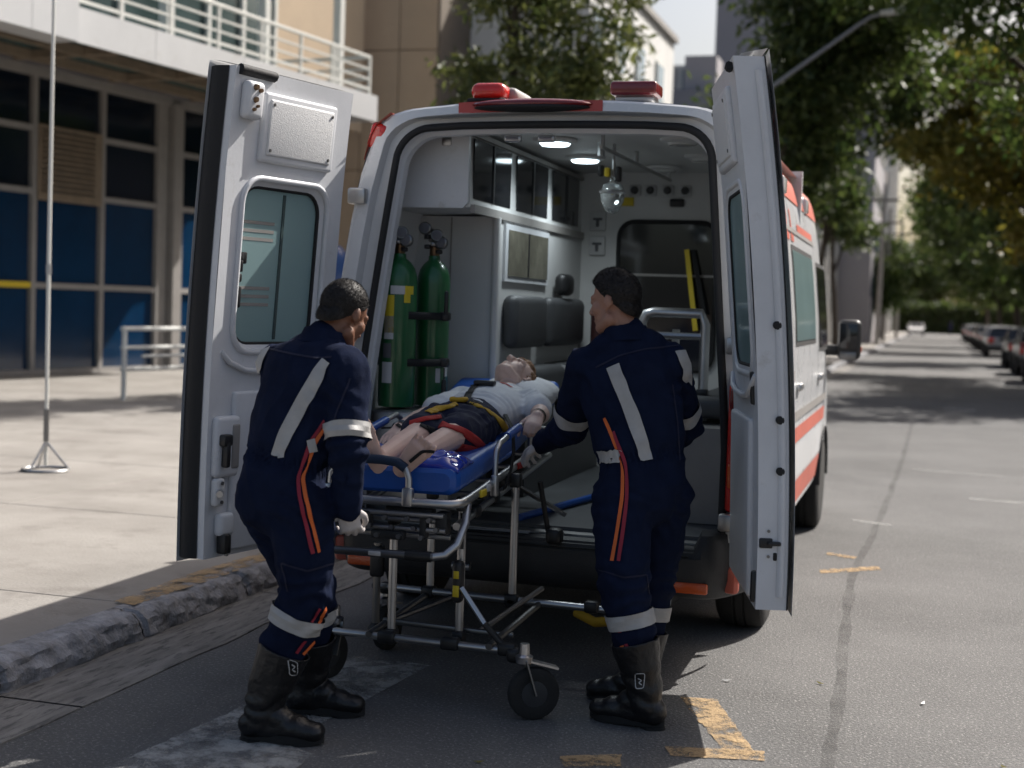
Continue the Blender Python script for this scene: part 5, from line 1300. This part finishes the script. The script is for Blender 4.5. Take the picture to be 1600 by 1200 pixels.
def hand_blob(mb, w, d, n, t, curl=.5, grow=0, spread=.0, thumb=.6):
    """w wrist, d towards fingers, n back-of-hand normal, t thumb side"""
    d = Vector(d).normalized(); n = Vector(n); n = (n-d*n.dot(d)).normalized(); t_ = Vector(t); t = (t_-d*t_.dot(d)-n*t_.dot(n)).normalized(); w = Vector(w)
    mb.caps(w - d*.01, w + d*.03, (.030+grow, .021+grow), (.036+grow, .017+grow), t)
    mb.caps(w + d*.03, w + d*.078, (.037+grow, .016+grow), (.039+grow, .014+grow), t)
    for k, (o, L, dd) in enumerate(((.030, .070, .083), (.010, .079, .087), (-.010, .073, .084), (-.029, .057, .077))):
        p = w + d*dd + t*o; a = 0
        for j, fr in enumerate((.45, .31, .24)):
            a += curl*(1.0 + .12*k*(j == 0))
            dr = (d*math.cos(a) - n*math.sin(a) + t*spread*(1.5-k)*.1).normalized()
            q = p + dr*L*fr
            mb.caps(p, q, .0093+grow-.0008*j, .0086+grow-.0008*j, n=10); p = q
    p = w + d*.022 + t*.030 - n*.004
    q = p + (d*.75 + t*.62 - n*thumb*.4).normalized()*.042; mb.caps(p, q, .014+grow, .0112+grow, n=10)
    q2 = q + (d*.92 + t*.10 - n*thumb).normalized()*.032; mb.caps(q, q2, .0108+grow, .0098+grow, n=10)
    q3 = q2 + (d*.85 - t*.1 - n*thumb*1.3).normalized()*.024; mb.caps(q2, q3, .0098+grow, .0085+grow, n=10)

def paramedic(label, J, skin, hairm, gloves):
    loc = ((J['ankL'].x+J['ankR'].x)/2, (J['ankL'].y+J['ankR'].y)/2, 0)
    side = (J['shR']-J['shL']).normalized(); hs = (J['hipR']-J['hipL']).normalized()
    up = (J['neck']-J['pelvis']).normalized(); fwd = -side.cross(up)*-1
    fwd = up.cross(side).normalized()          # chest direction
    # --- body
    b = MB(); g, rot = head_blob(b, J['head'], J['face'], J['hup'])
    b.caps(J['head'] - J['hup']*.05 - Vector(J['face']).normalized()*.02, J['neck'] + up*.01, .055, .062)
    chest = (J['shL']+J['shR'])/2 - up*.05; waist = J['pelvis'].lerp(chest, .38)
    b.caps(J['neck']-up*.02, chest, (.10, .07), (.15, .10), side); b.caps(chest, waist, (.15, .10), (.135, .095), side); b.caps(waist, J['pelvis'], (.135, .095), (.14, .10), hs)
    for s in 'LR':
        b.caps(chest + up*.06, J['sh'+s], .06, .052); b.caps(J['sh'+s], J['el'+s], .050, .040); b.caps(J['el'+s], J['wr'+s], .040, .027)
        b.caps(J['pelvis'], J['hip'+s], .09, .085); b.caps(J['hip'+s], J['kn'+s], .082, .055); b.caps(J['kn'+s], J['ank'+s], .052, .04)
        b.caps(J['ank'+s], Vector((J['ank'+s].x, J['ank'+s].y, .06)), .034, .028)
        h = J['hand'+s]; hand_blob(b, J['wr'+s], *h, -.001, 1.6)
    bo = put('person', fuse(b, .0055, 3), skin, loc); bo.location = loc; tag(bo, label, 'person', 'paramedics in navy coveralls')
    # --- hair: short cap
    hk = J.get('hairtop', 0)
    hb = MB(); hb.ell(g(0, -.012, .030), (.0772, .0985, .0955), rot, 40, 28); hb.ell(g(0, -.060, -.030), (.060, .040, .050), rot)
    if hk: hb.ell(g(0, .000, .040+hk), (.0745, .0945, .0875), rot, 40, 28)
    hm = fuse(hb, .0042, 1)
    bmh = bmesh.new(); bmh.from_mesh(hm)
    pn = (rot @ Vector((0, -.150, .150))).normalized()
    bmesh.ops.bisect_plane(bmh, geom=bmh.verts[:]+bmh.edges[:]+bmh.faces[:], plane_co=g(0, .066, .084), plane_no=pn, clear_inner=True); bmh.to_mesh(hm); bmh.free(); hm.update()
    for v in hm.vertices: v.co += v.normal*(.0016*noise.noise(v.co*230) + (.0012+.25*hk)*noise.noise(v.co*75))
    ho = put('hair', hm, hairm, loc, bo)
    # short strands standing on the cap
    hv = []; hf = []; wts = np.array([p.area for p in hm.polygons]); pick = rng.choice(len(wts), 9000, p=wts/wts.sum())
    for fi in pick:
        pg = hm.polygons[fi]; c0 = Vector(pg.center); nn = Vector(pg.normal); dv = (nn + Vector(rng.normal(size=3))*.55).normalized(); sd = dv.cross(Vector(rng.normal(size=3))).normalized()
        L = (.004+.004*rng.random())*(1+60*hk); i0 = len(hv); hv += [c0 - sd*.0007, c0 + sd*.0007, c0 + dv*L]; hf.append((i0, i0+1, i0+2))
    sme = bpy.data.meshes.new('strands'); sme.from_pydata(hv, [], hf); so_ = link('strands', sme, hairm, ho); so_['kind'] = 'stuff'
    # --- eyes
    for s in (-1, 1): put('eye', MB().ell(g(s*.031, .080, .006), (.011, .011, .010), rot, 12, 8).mesh('eye'), M['label_white'], loc, bo)
    # --- coverall
    c = MB()
    c.caps(J['neck']-up*.045, chest-up*.02, (.155, .085), (.195, .128), side, 20); c.caps(chest+up*.02, waist, (.198, .135), (.178, .132), side, 20)
    c.caps(waist, J['pelvis'], (.176, .130), (.176, .142), hs, 20); c.caps(waist, J['pelvis']-Vector((0, 0, .03)), (.172, .13), (.172, .138), hs, 20)
    c.ell(J['pelvis'] - fwd*.042 - Vector((0, 0, .03)), (.13, .105, .13))
    c.ell(waist - up*.06 + fwd*.0, (.178, .135, .05), Matrix((side, fwd, up)).transposed())
    for s in 'LR':
        k = J['sh'+s]; c.caps(chest + up*.09, k, .085, .078); c.caps(k, J['el'+s], .080, .066); c.caps(J['el'+s], J['wr'+s], .067, .050); c.ell(J['el'+s], (.07, .07, .066))
        c.caps(J['pelvis']-Vector((0, 0, .02)), J['hip'+s], .13, .118); c.caps(J['hip'+s], J['kn'+s], .119, .094); bt = J['kn'+s].lerp(J['ank'+s], .52)
        c.caps(J['kn'+s], bt, .093, .078); c.ell(bt + Vector((0, 0, .035)), (.086, .086, .05))
    c.caps(J['neck']-up*.03, J['neck']+up*.018, (.080, .072), (.074, .070), side, 18)
    cm = fuse(c, .0095, 5)
    up_ = up
    zones = [(J['el'+s], .15, (J['wr'+s]-J['sh'+s]).normalized()) for s in 'LR'] + [(J['kn'+s], .17, Vector((0, 0, 1))) for s in 'LR'] + [(J['sh'+s]-up*.1, .13, (side+up).normalized()) for s in 'LR'] + [(J['hip'+s]-Vector((0, 0, .04)), .17, (Vector((0, 0, 1))+hs*.6).normalized()) for s in 'LR']
    for v in cm.vertices:       # gathered waist
        t = (v.co-waist).dot(up)
        if abs(t+.05) < .05 and (v.co-waist).length < .3:
            rel = v.co-waist; ang = math.atan2(rel.dot(side), rel.dot(fwd)); v.co += v.normal*(.0055*math.sin(ang*46 + 2*math.sin(t*60)) - .010)*math.cos((t+.05)/.05*PI/2)
    cm.update(); folds(cm, .0105, zones, seed=J['pelvis'].x*10, base=.75)
    cm.update(); bv = bvh_of(cm)
    co = put('coverall', cm, M['navy'], loc, bo)
    def T(mb, name, m, off=None): return mb.build(name, M[m], co, 80)
    # seams, collar
    cl = MB(); cn = J['neck'] + up*.004
    for j, (rr, zz) in enumerate(((1.04, -.006), (.98, .045), (1.04, .05), (1.12, -.012))): pass
    s_, t_ = side, fwd
    A = [[cn + (s_*math.cos(a)*.082*q + t_*math.sin(a)*.076*q) + up*z for a in [PI*.62 + PI*1.76*k/24 for k in range(25)]] for q, z in ((1.02, -.012), (.96, .030), (1.0, .036), (1.13, -.010), (1.18, -.022))]
    for x, y in zip(A[:-1], A[1:]): cl.strip(x, y)
    T(cl, 'collar', 'navy')
    # --- arm and leg bands
    for s in 'LR':
        m_ = J['sh'+s].lerp(J['el'+s], J.get('bandt', .78)); T(band(bv, m_, J['el'+s]-J['sh'+s], .055, .010, rmax=.14), 'reflective_band', 'reflect')
        m_ = J['kn'+s].lerp(J['ank'+s], J.get('kb', .24)); T(band(bv, m_, J['ank'+s]-J['kn'+s], .055, .009, rmax=.16), 'reflective_band', 'reflect')
    for pts, w, m in J['strips']:
        mb = on_surface(bv, pts, w, .009 if m == 'reflect' else .0065)
        if mb.v: T(mb, 'reflective_strip' if m == 'reflect' else 'piping', m)
    for pts in J.get('seams', ()):
        mb = on_surface(bv, pts, .007, .0035, 50, 2)
        if mb.v: T(mb, 'seam', 'navy2')
    # --- boots
    for s in 'LR':
        a, t, kn = J['ank'+s], J['toe'+s], J['kn'+s]
        d = Vector((t.x-a.x, t.y-a.y, 0)).normalized(); sd = d.cross(Vector((0, 0, 1)))
        base = Vector((a.x, a.y, 0)); q = MB(); tp = a.lerp(kn, .50)
        q.caps(base - d*.045 + Vector((0, 0, .06)), base + d*.12 + Vector((0, 0, .055)), (.043, .045), (.047, .040), sd); q.caps(base + d*.10 + Vector((0, 0, .05)), base + d*.185 + Vector((0, 0, .045)), (.048, .034), (.040, .028), sd)
        q.caps(base - d*.012 + Vector((0, 0, .08)), a + Vector((0, 0, .02)), .058, .060); q.caps(a, tp, .064, .090)
        q.ell(base + d*.05 + Vector((0, 0, .085)), (.05, .05, .04))
        bm2 = fuse(q, .0075, 4); folds(bm2, .006, [(a + Vector((0, 0, .0)), .13, Vector((0, 0, 1)))], seed=5, base=.5)
        # cut the shaft open at the top
        bmm = bmesh.new(); bmm.from_mesh(bm2); axn = (tp-a).normalized()
        bmesh.ops.bisect_plane(bmm, geom=bmm.verts[:]+bmm.edges[:]+bmm.faces[:], plane_co=tp-axn*.01, plane_no=axn, clear_outer=True); bmm.to_mesh(bm2); bmm.free()
        bm2.update(); bvb = bvh_of(bm2)
        bt_ = put('boot', bm2, M['leather'], loc, bo); so = bt_.modifiers.new('t', 'SOLIDIFY'); so.thickness = .006; so.offset = 1
        so_poly = []
        for k in range(28):
            an = 2*PI*k/28; x = math.cos(an); y = math.sin(an)
            so_poly.append((.065+.152*x, (.050 if x > 0 else .044)*y*(1-.12*(x < -.2))))
        sb = MB(); sb.prism(so_poly, base, d, sd, Vector((0, 0, 1)), .008, .036)
        sb.prism([(p[0]*.28-.065, p[1]*.95) for p in so_poly], base, d, sd, Vector((0, 0, 1)), .0, .008); sb.prism([(p[0]*.5+.09, p[1]*.95) for p in so_poly], base, d, sd, Vector((0, 0, 1)), .0, .008)
        sb.build('sole', M['sole'], bt_, 40)
        if J.get('badge') and s == J['badge'][0]:
            u_, v_ = J['badge'][1]; pts = [(u_-7, v_-13), (u_+7, v_-13), (u_+5, v_+11), (u_-6, v_+11), (u_-7, v_-13)]
            on_surface(bvb, pts, .0028, .009, 40, 1).build('boot_badge', M['label_white'], bt_, 80)
            on_surface(bvb, [(u_-3, v_-6), (u_+3, v_-2), (u_-2, v_+2), (u_+3, v_+6)], .004, .009, 20, 1).build('boot_badge', M['label_white'], bt_, 80)
    # --- gloves
    for s in gloves:
        q = MB(); h = J['hand'+s]; hand_blob(q, J['wr'+s], *h, .0018, 1.6); dr = Vector(h[0]).normalized(); q.caps(J['wr'+s]-dr*.035, J['wr'+s]+dr*.005, .034, .034)
        put('glove', fuse(q, .0042, 2), M['latex'], loc, bo)
    return bo

P = lambda *a: Vector(a)
left = dict(head=P(-2.045, 4.74, 1.508), face=P(.27, .90, -.46), hup=P(.12, .18, 1).normalized(), neck=P(-2.10, 4.69, 1.405),
    shL=P(-2.30, 4.74, 1.315), shR=P(-1.965, 4.60, 1.315), elL=P(-2.33, 4.97, 1.06), elR=P(-1.925, 4.53, 1.045), wrL=P(-2.27, 5.14, .885), wrR=P(-1.945, 4.575, .835),
    pelvis=P(-2.20, 4.575, .875), hipL=P(-2.27, 4.63, .83), hipR=P(-2.10, 4.54, .83), knL=P(-2.17, 4.80, .48), knR=P(-2.065, 4.53, .53), ankL=P(-2.20, 4.87, .14), ankR=P(-2.20, 4.50, .15), toeL=P(-2.02, 4.90, .03), toeR=P(-2.01, 4.53, .03),
    handL=((.15, .7, -.55), (.2, .5, .8), (1, 0, .2), .75), handR=((.10, .35, -.93), (.5, -.8, -.2), (.85, .5, .0), .62),
    strips=[([(512, 562), (478, 620), (448, 676), (433, 716)], .052, 'reflect'), ([(418, 545), (404, 575), (398, 600)], .045, 'reflect'), ([(368, 665), (362, 700)], .045, 'reflect'), ([(480, 698), (494, 695)], .045, 'reflect'),
            ([(510, 655), (484, 690), (474, 725), (465, 745), (468, 775), (480, 830), (489, 868)], .013, 'red_tape'), ([(513, 662), (490, 694), (480, 728), (472, 745), (477, 775), (490, 830), (498, 866)], .013, 'orange_tape'),
            ([(499, 950), (485, 972)], .013, 'red_tape'), ([(508, 950), (495, 978)], .013, 'orange_tape'), ([(476, 1000), (462, 1020)], .013, 'red_tape'), ([(490, 1002), (472, 1022)], .013, 'orange_tape')],
    seams=([(420, 545), (455, 553), (495, 560), (520, 558)], [(548, 590), (528, 640), (512, 690)], [(440, 880), (480, 892), (522, 880)], [(440, 880), (446, 905), (450, 925)]),
    badge=('R', (457, 1042)))
paramedic('person in navy coverall bending by the left van door to push the stretcher', left, M['skin_dark'], M['hair'], 'LR')
right = dict(head=P(-1.195, 5.40, 1.588), hairtop=.006, face=P(-.90, .33, -.14), hup=P(.0, .02, 1).normalized(), neck=P(-1.145, 5.40, 1.455),
    shL=P(-1.30, 5.38, 1.335), shR=P(-.985, 5.46, 1.36), elL=P(-1.40, 5.58, 1.08), elR=P(-.945, 5.66, 1.10), wrL=P(-1.575, 5.81, .985), wrR=P(-1.08, 5.83, .98),
    pelvis=P(-1.045, 5.37, .885), hipL=P(-1.115, 5.31, .84), hipR=P(-.985, 5.44, .84), knL=P(-1.075, 5.20, .51), knR=P(-1.03, 5.50, .48), ankL=P(-.985, 5.20, .15), ankR=P(-1.06, 5.48, .14), toeL=P(-1.17, 5.235, .03), toeR=P(-1.24, 5.50, .03),
    handL=((-.78, .48, -.42), (-.35, -.1, .9), (-.35, -.7, .0), .55), handR=((-.8, .5, -.2), (0, 0, 1), (-.3, -.8, 0), .6),
    strips=[([(957, 570), (985, 640), (1002, 690), (1010, 722)], .052, 'reflect'), ([(1062, 548), (1072, 575), (1074, 600)], .045, 'reflect'), ([(937, 713), (970, 712)], .052, 'reflect'),
            ([(944, 650), (958, 685), (972, 722), (974, 745), (972, 780), (963, 840), (956, 880)], .013, 'orange_tape'), ([(958, 672), (968, 700), (978, 725), (980, 745), (979, 780), (972, 840), (966, 880)], .013, 'red_tape'),
            ([(953, 965), (962, 985)], .013, 'orange_tape'), ([(964, 972), (970, 988)], .013, 'red_tape'), ([(972, 1008), (983, 1045)], .013, 'orange_tape'), ([(978, 1005), (992, 1042)], .013, 'red_tape')],
    seams=([(930, 575), (968, 556), (1010, 545), (1062, 540)], [(1050, 600), (1058, 660), (1062, 720)], [(935, 890), (975, 902), (1010, 898)], [(1010, 898), (1014, 930)]),
    badge=('L', (1000, 1064)), kb=.30)
paramedic('person in navy coverall holding the stretcher rail before the open right van door', right, M['skin_light'], M['hair'], 'LR')

# ---------------------------------------------------------------- the patient
def patient():
    loc = (-1.98, 5.9, .95)
    b = MB(); f = P(-.10, -.12, .98); hup = P(.34, .93, .12)
    g, rot = head_blob(b, P(-1.955, 6.665, 1.215), f, hup, .97)
    nk = P(-1.975, 6.50, 1.13)
    b.caps(P(-1.96, 6.62, 1.18), nk, .052, .058)
    ch, wa, pe = P(-1.97, 6.34, 1.085), P(-1.975, 6.10, 1.055), P(-1.98, 5.90, 1.03); X = P(1, 0, 0)
    b.caps(nk, ch, (.10, .06), (.155, .085), X); b.caps(ch, wa, (.155, .088), (.135, .082), X); b.caps(wa, pe, (.135, .082), (.145, .082), X)
    J = dict(shL=P(-1.79, 6.41, 1.105), elL=P(-1.69, 6.18, 1.075), wrL=P(-1.67, 6.04, 1.075), shR=P(-2.15, 6.42, 1.10), elR=P(-2.25, 6.10, 1.03), wrR=P(-2.215, 5.76, 1.01),
             hipR=P(-2.065, 5.86, 1.02), hipL=P(-1.90, 5.86, 1.02), knR=P(-2.045, 5.52, 1.005), knL=P(-1.895, 5.52, 1.01), ankR=P(-2.065, 5.19, .945), ankL=P(-1.935, 5.18, .95))
    for s in 'LR':
        b.caps(ch + P(0, .06, .0), J['sh'+s], .06, .055); b.caps(J['sh'+s], J['el'+s], .050, .041); b.caps(J['el'+s], J['wr'+s], .041, .028)
        b.caps(pe, J['hip'+s], .085, .085); b.caps(J['hip'+s], J['kn'+s], .080, .056); c = J['kn'+s].lerp(J['ank'+s], .35)
        b.caps(J['kn'+s], c, .054, .052); b.caps(c, J['ank'+s], .052, .036)
    # feet: heel, ball and toes
    for a, heel, toe in ((J['ankR'], P(-2.05, 5.145, .915), P(-2.115, 5.085, 1.075)), (J['ankL'], P(-1.955, 5.125, .915), P(-1.835, 5.075, 1.035))):
        d = (toe-heel).normalized(); sd = d.cross(P(0, -1, 0)).normalized()
        b.caps(a, heel + P(0, .01, .005), .036, .034); b.caps(heel, heel.lerp(toe, .75), (.034, .030), (.050, .022), sd); b.caps(a, heel.lerp(toe, .55), .034, .024)
        for k in range(5):
            o = sd*(.042-.0215*k); L = .048 - .005*k
            b.caps(heel.lerp(toe, .80) + o, heel.lerp(toe, .80) + o + d*L + P(0, -.004, 0), .0115-.0010*k, .0105-.0010*k, n=10)
    hand_blob(b, J['wrL'], P(.05, -.85, -.35), P(.2, -.2, .9), P(-1, 0, .1), .95, 0, 0, 1.0)
    hand_blob(b, J['wrR'], P(-.05, -.95, -.25), P(-.2, -.2, .95), P(1, .1, 0), .18, 0, .8, .2)
    bo = put('person', fuse(b, .0048, 2), M['skin_doll'], loc); bo.location = loc
    tag(bo, 'barefoot training mannequin in white shirt and navy shorts strapped to the stretcher', 'mannequin')
    hb = MB(); hb.ell(g(0, -.030, .036), (.077, .090, .088), rot, 24, 16); hb.ell(g(0, .012, .066), (.064, .07, .055), rot); hb.ell(g(0, -.05, -.02), (.068, .05, .06), rot)
    hm = fuse(hb, .005, 2)
    for v in hm.vertices: v.co += v.normal*(.006*noise.noise(v.co*70)+.003*noise.noise(v.co*170))
    put('hair', hm, M['hair_doll'], loc, bo)
    for s in (-1, 1):
        MB().tube([g(s*.020, .0875, .004), g(s*.031, .089, .0), g(s*.043, .084, .003)], .0022, 6).build('eyelid', M['hair_doll'], bo); MB().tube([g(s*.016, .096, .026), g(s*.032, .093, .031), g(s*.048, .082, .027)], .003, 6).build('eyebrow', M['hair_doll'], bo)
    # shirt
    c = MB(); c.caps(nk - P(0, .03, .0), ch, (.13, .07), (.185, .108), X, 20); c.caps(ch, wa, (.185, .108), (.168, .10), X, 20); c.caps(wa, wa.lerp(pe, .3), (.168, .10), (.166, .10), X, 20)
    for s in 'LR': e = J['sh'+s].lerp(J['el'+s], .62); c.caps(ch + P(0, .07, .01), J['sh'+s], .08, .072); c.caps(J['sh'+s], e, .072, .068)
    sm_ = fuse(c, .009, 4); folds(sm_, .008, [(wa, .22, P(.4, 1, 0).normalized()), (J['shL'], .14, P(1, -.6, 0).normalized()), (J['shR'], .14, P(-1, -.6, 0).normalized())], 2, .8); sm_.update(); bvs = bvh_of(sm_)
    sh_ = put('shirt', sm_, M['tshirt'], loc, bo)
    on_surface(bvs, [(700, 600), (712, 592), (724, 596), (735, 591), (745, 594)], .012, .003, 30, 1).build('shirt_print', M['strap_red'], sh_, 80)
    on_surface(bvs, [(780, 598), (790, 600), (800, 606)], .014, .003, 20, 1).build('shirt_print', M['strap_red'], sh_, 80)
    # shorts
    q = MB(); q.caps(wa.lerp(pe, .35), pe, (.160, .098), (.175, .10), X, 20); q.caps(pe, pe - P(0, .08, 0), (.176, .10), (.170, .095), X, 20)
    for s in 'LR': e = J['hip'+s].lerp(J['kn'+s], .72); q.caps(pe, J['hip'+s], .10, .10); q.caps(J['hip'+s], e, .105, .088)
    qm = fuse(q, .009, 4); folds(qm, .009, [(pe-P(0, .1, 0), .25, P(.5, 1, 0).normalized())], 8, .8); qm.update(); bvq = bvh_of(qm)
    put('shorts', qm, M['navy2'], loc, bo)
    # wrist strap
    bb = BVHTree.FromPolygons([v.co + Vector(loc) for v in bo.data.vertices], [tuple(p.vertices) for p in bo.data.polygons])
    band(bb, J['wrL'].lerp(J['elL'], .25), J['elL']-J['wrL'], .022, .004, rmax=.1).build('wrist_strap', M['strap_black'], bo, 80)
    band(bb, J['wrR'].lerp(J['elR'], .10), J['elR']-J['wrR'], .04, .006, rmax=.1).build('wrist_strap', M['blue_foam'], bo, 80)
    # --- harness over everything
    tot = MB()
    for me in (sm_, qm, bo.data):
        tot.add([v.co + Vector(loc) for v in me.vertices], [tuple(p.vertices) for p in me.polygons])
    bt = BVHTree.FromPolygons([Vector(v) for v in tot.v], tot.f)
    def hitp(u, v, alt):
        h = bt.ray_cast(CAM_POS, pray(u, v))[0]
        return h if h is not None else bt.find_nearest(alt)[0]
    hn = thing('safety_harness', 'black, yellow and red webbing harness buckled over the mannequin', 'harness', tuple(loc))
    def W(pts, w, m, n=40): 
        mb = on_surface(bt, pts, w, .007, n, 3)
        if mb.v:
            o = mb.build('webbing', M[m], hn, 80); s2 = o.modifiers.new('t', 'SOLIDIFY'); s2.thickness = .003
    W([(748, 598), (735, 612), (726, 630)], .034, 'strap_black'); W([(770, 598), (776, 625), (784, 655)], .038, 'strap_black'); W([(738, 604), (755, 597), (780, 600)], .034, 'strap_black')
    W([(668, 645), (690, 638), (715, 632)], .036, 'strap_yellow'); W([(735, 628), (752, 636), (772, 650), (786, 665), (792, 680)], .036, 'strap_yellow'); W([(732, 628), (748, 633)], .044, 'strap_black')
    W([(640, 662), (664, 655), (690, 652)], .022, 'strap_red'); W([(688, 664), (720, 672), (745, 690), (754, 700)], .036, 'strap_red'); W([(655, 664), (672, 672), (700, 678), (716, 695)], .026, 'strap_black'); W([(620, 668), (650, 658), (690, 664)], .03, 'strap_black')
    W([(640, 722), (660, 705), (690, 705), (730, 702)], .012, 'strap_black'); W([(716, 700), (740, 706)], .05, 'strap_red')
    bu = hitp(718, 628, P(-2.0, 6.02, 1.15))
    bk = MB().rbox(bu + P(0, -.01, .012), (.075, .06, .022), .010, 3).build('buckle', M['strap_yellow'], hn); MB().lathe([(.020, 0), (.020, .006)], bu + P(0, -.014, .023), (0, -.3, 1), 16).build('buckle_button', M['label_white'], bk)
    MB().rbox(hitp(758, 602, P(-1.97, 6.3, 1.19)) + P(0, -.006, .012), (.10, .05, .022), .008, 3).build('chest_buckle', M['black'], hn)
    # strap down to the frame on the near side
    mb = MB(); pts = [Vector(p) for p in ((-1.82, 6.05, 1.08), (-1.75, 5.95, 1.02), (-1.705, 5.82, .94), (-1.685, 5.72, .87), (-1.675, 5.60, .80))]
    mb.strip([p + P(0, -.022, 0) for p in pts], [p + P(0, .022, .004) for p in pts]); o = mb.build('webbing', M['strap_black'], hn, 80); s2 = o.modifiers.new('t', 'SOLIDIFY'); s2.thickness = .003
    mb = MB(); pts = [Vector(p) for p in ((-2.12, 5.95, 1.08), (-2.26, 5.98, 1.0), (-2.36, 5.96, .99), (-2.5, 5.96, 1.04))]
    mb.strip([p + P(0, -.02, 0) for p in pts], [p + P(0, .02, .004) for p in pts]); o = mb.build('webbing', M['strap_black'], hn, 80); s2 = o.modifiers.new('t', 'SOLIDIFY'); s2.thickness = .003
patient()

# far pedestrian
fp = thing('person', 'tiny distant pedestrian in dark clothes at the end of the road', 'person', (1.75, 186, 0))
q = MB(); q.caps((1.75, 186, 1.42), (1.75, 186, .95), (.20, .12), (.17, .12), (1, 0, 0)); q.caps((1.75, 186, 1.45), (1.75, 186, 1.56), .06, .06); q.ell((1.75, 186, 1.66), (.085, .10, .12))
for s in (-1, 1): q.caps((1.75+s*.10, 186, .95), (1.75+s*.12, 186+.12*s, .08), .10, .06); q.caps((1.75+s*.2, 186, 1.42), (1.75+s*.26, 186, .88), .06, .04); q.caps((1.75+s*.12, 186+.12*s, .05), (1.75+s*.12, 185.8+.12*s, .04), .05, .04)
put('body', fuse(q, .03, 3), M['navy2'], (1.75, 186, 0), fp)
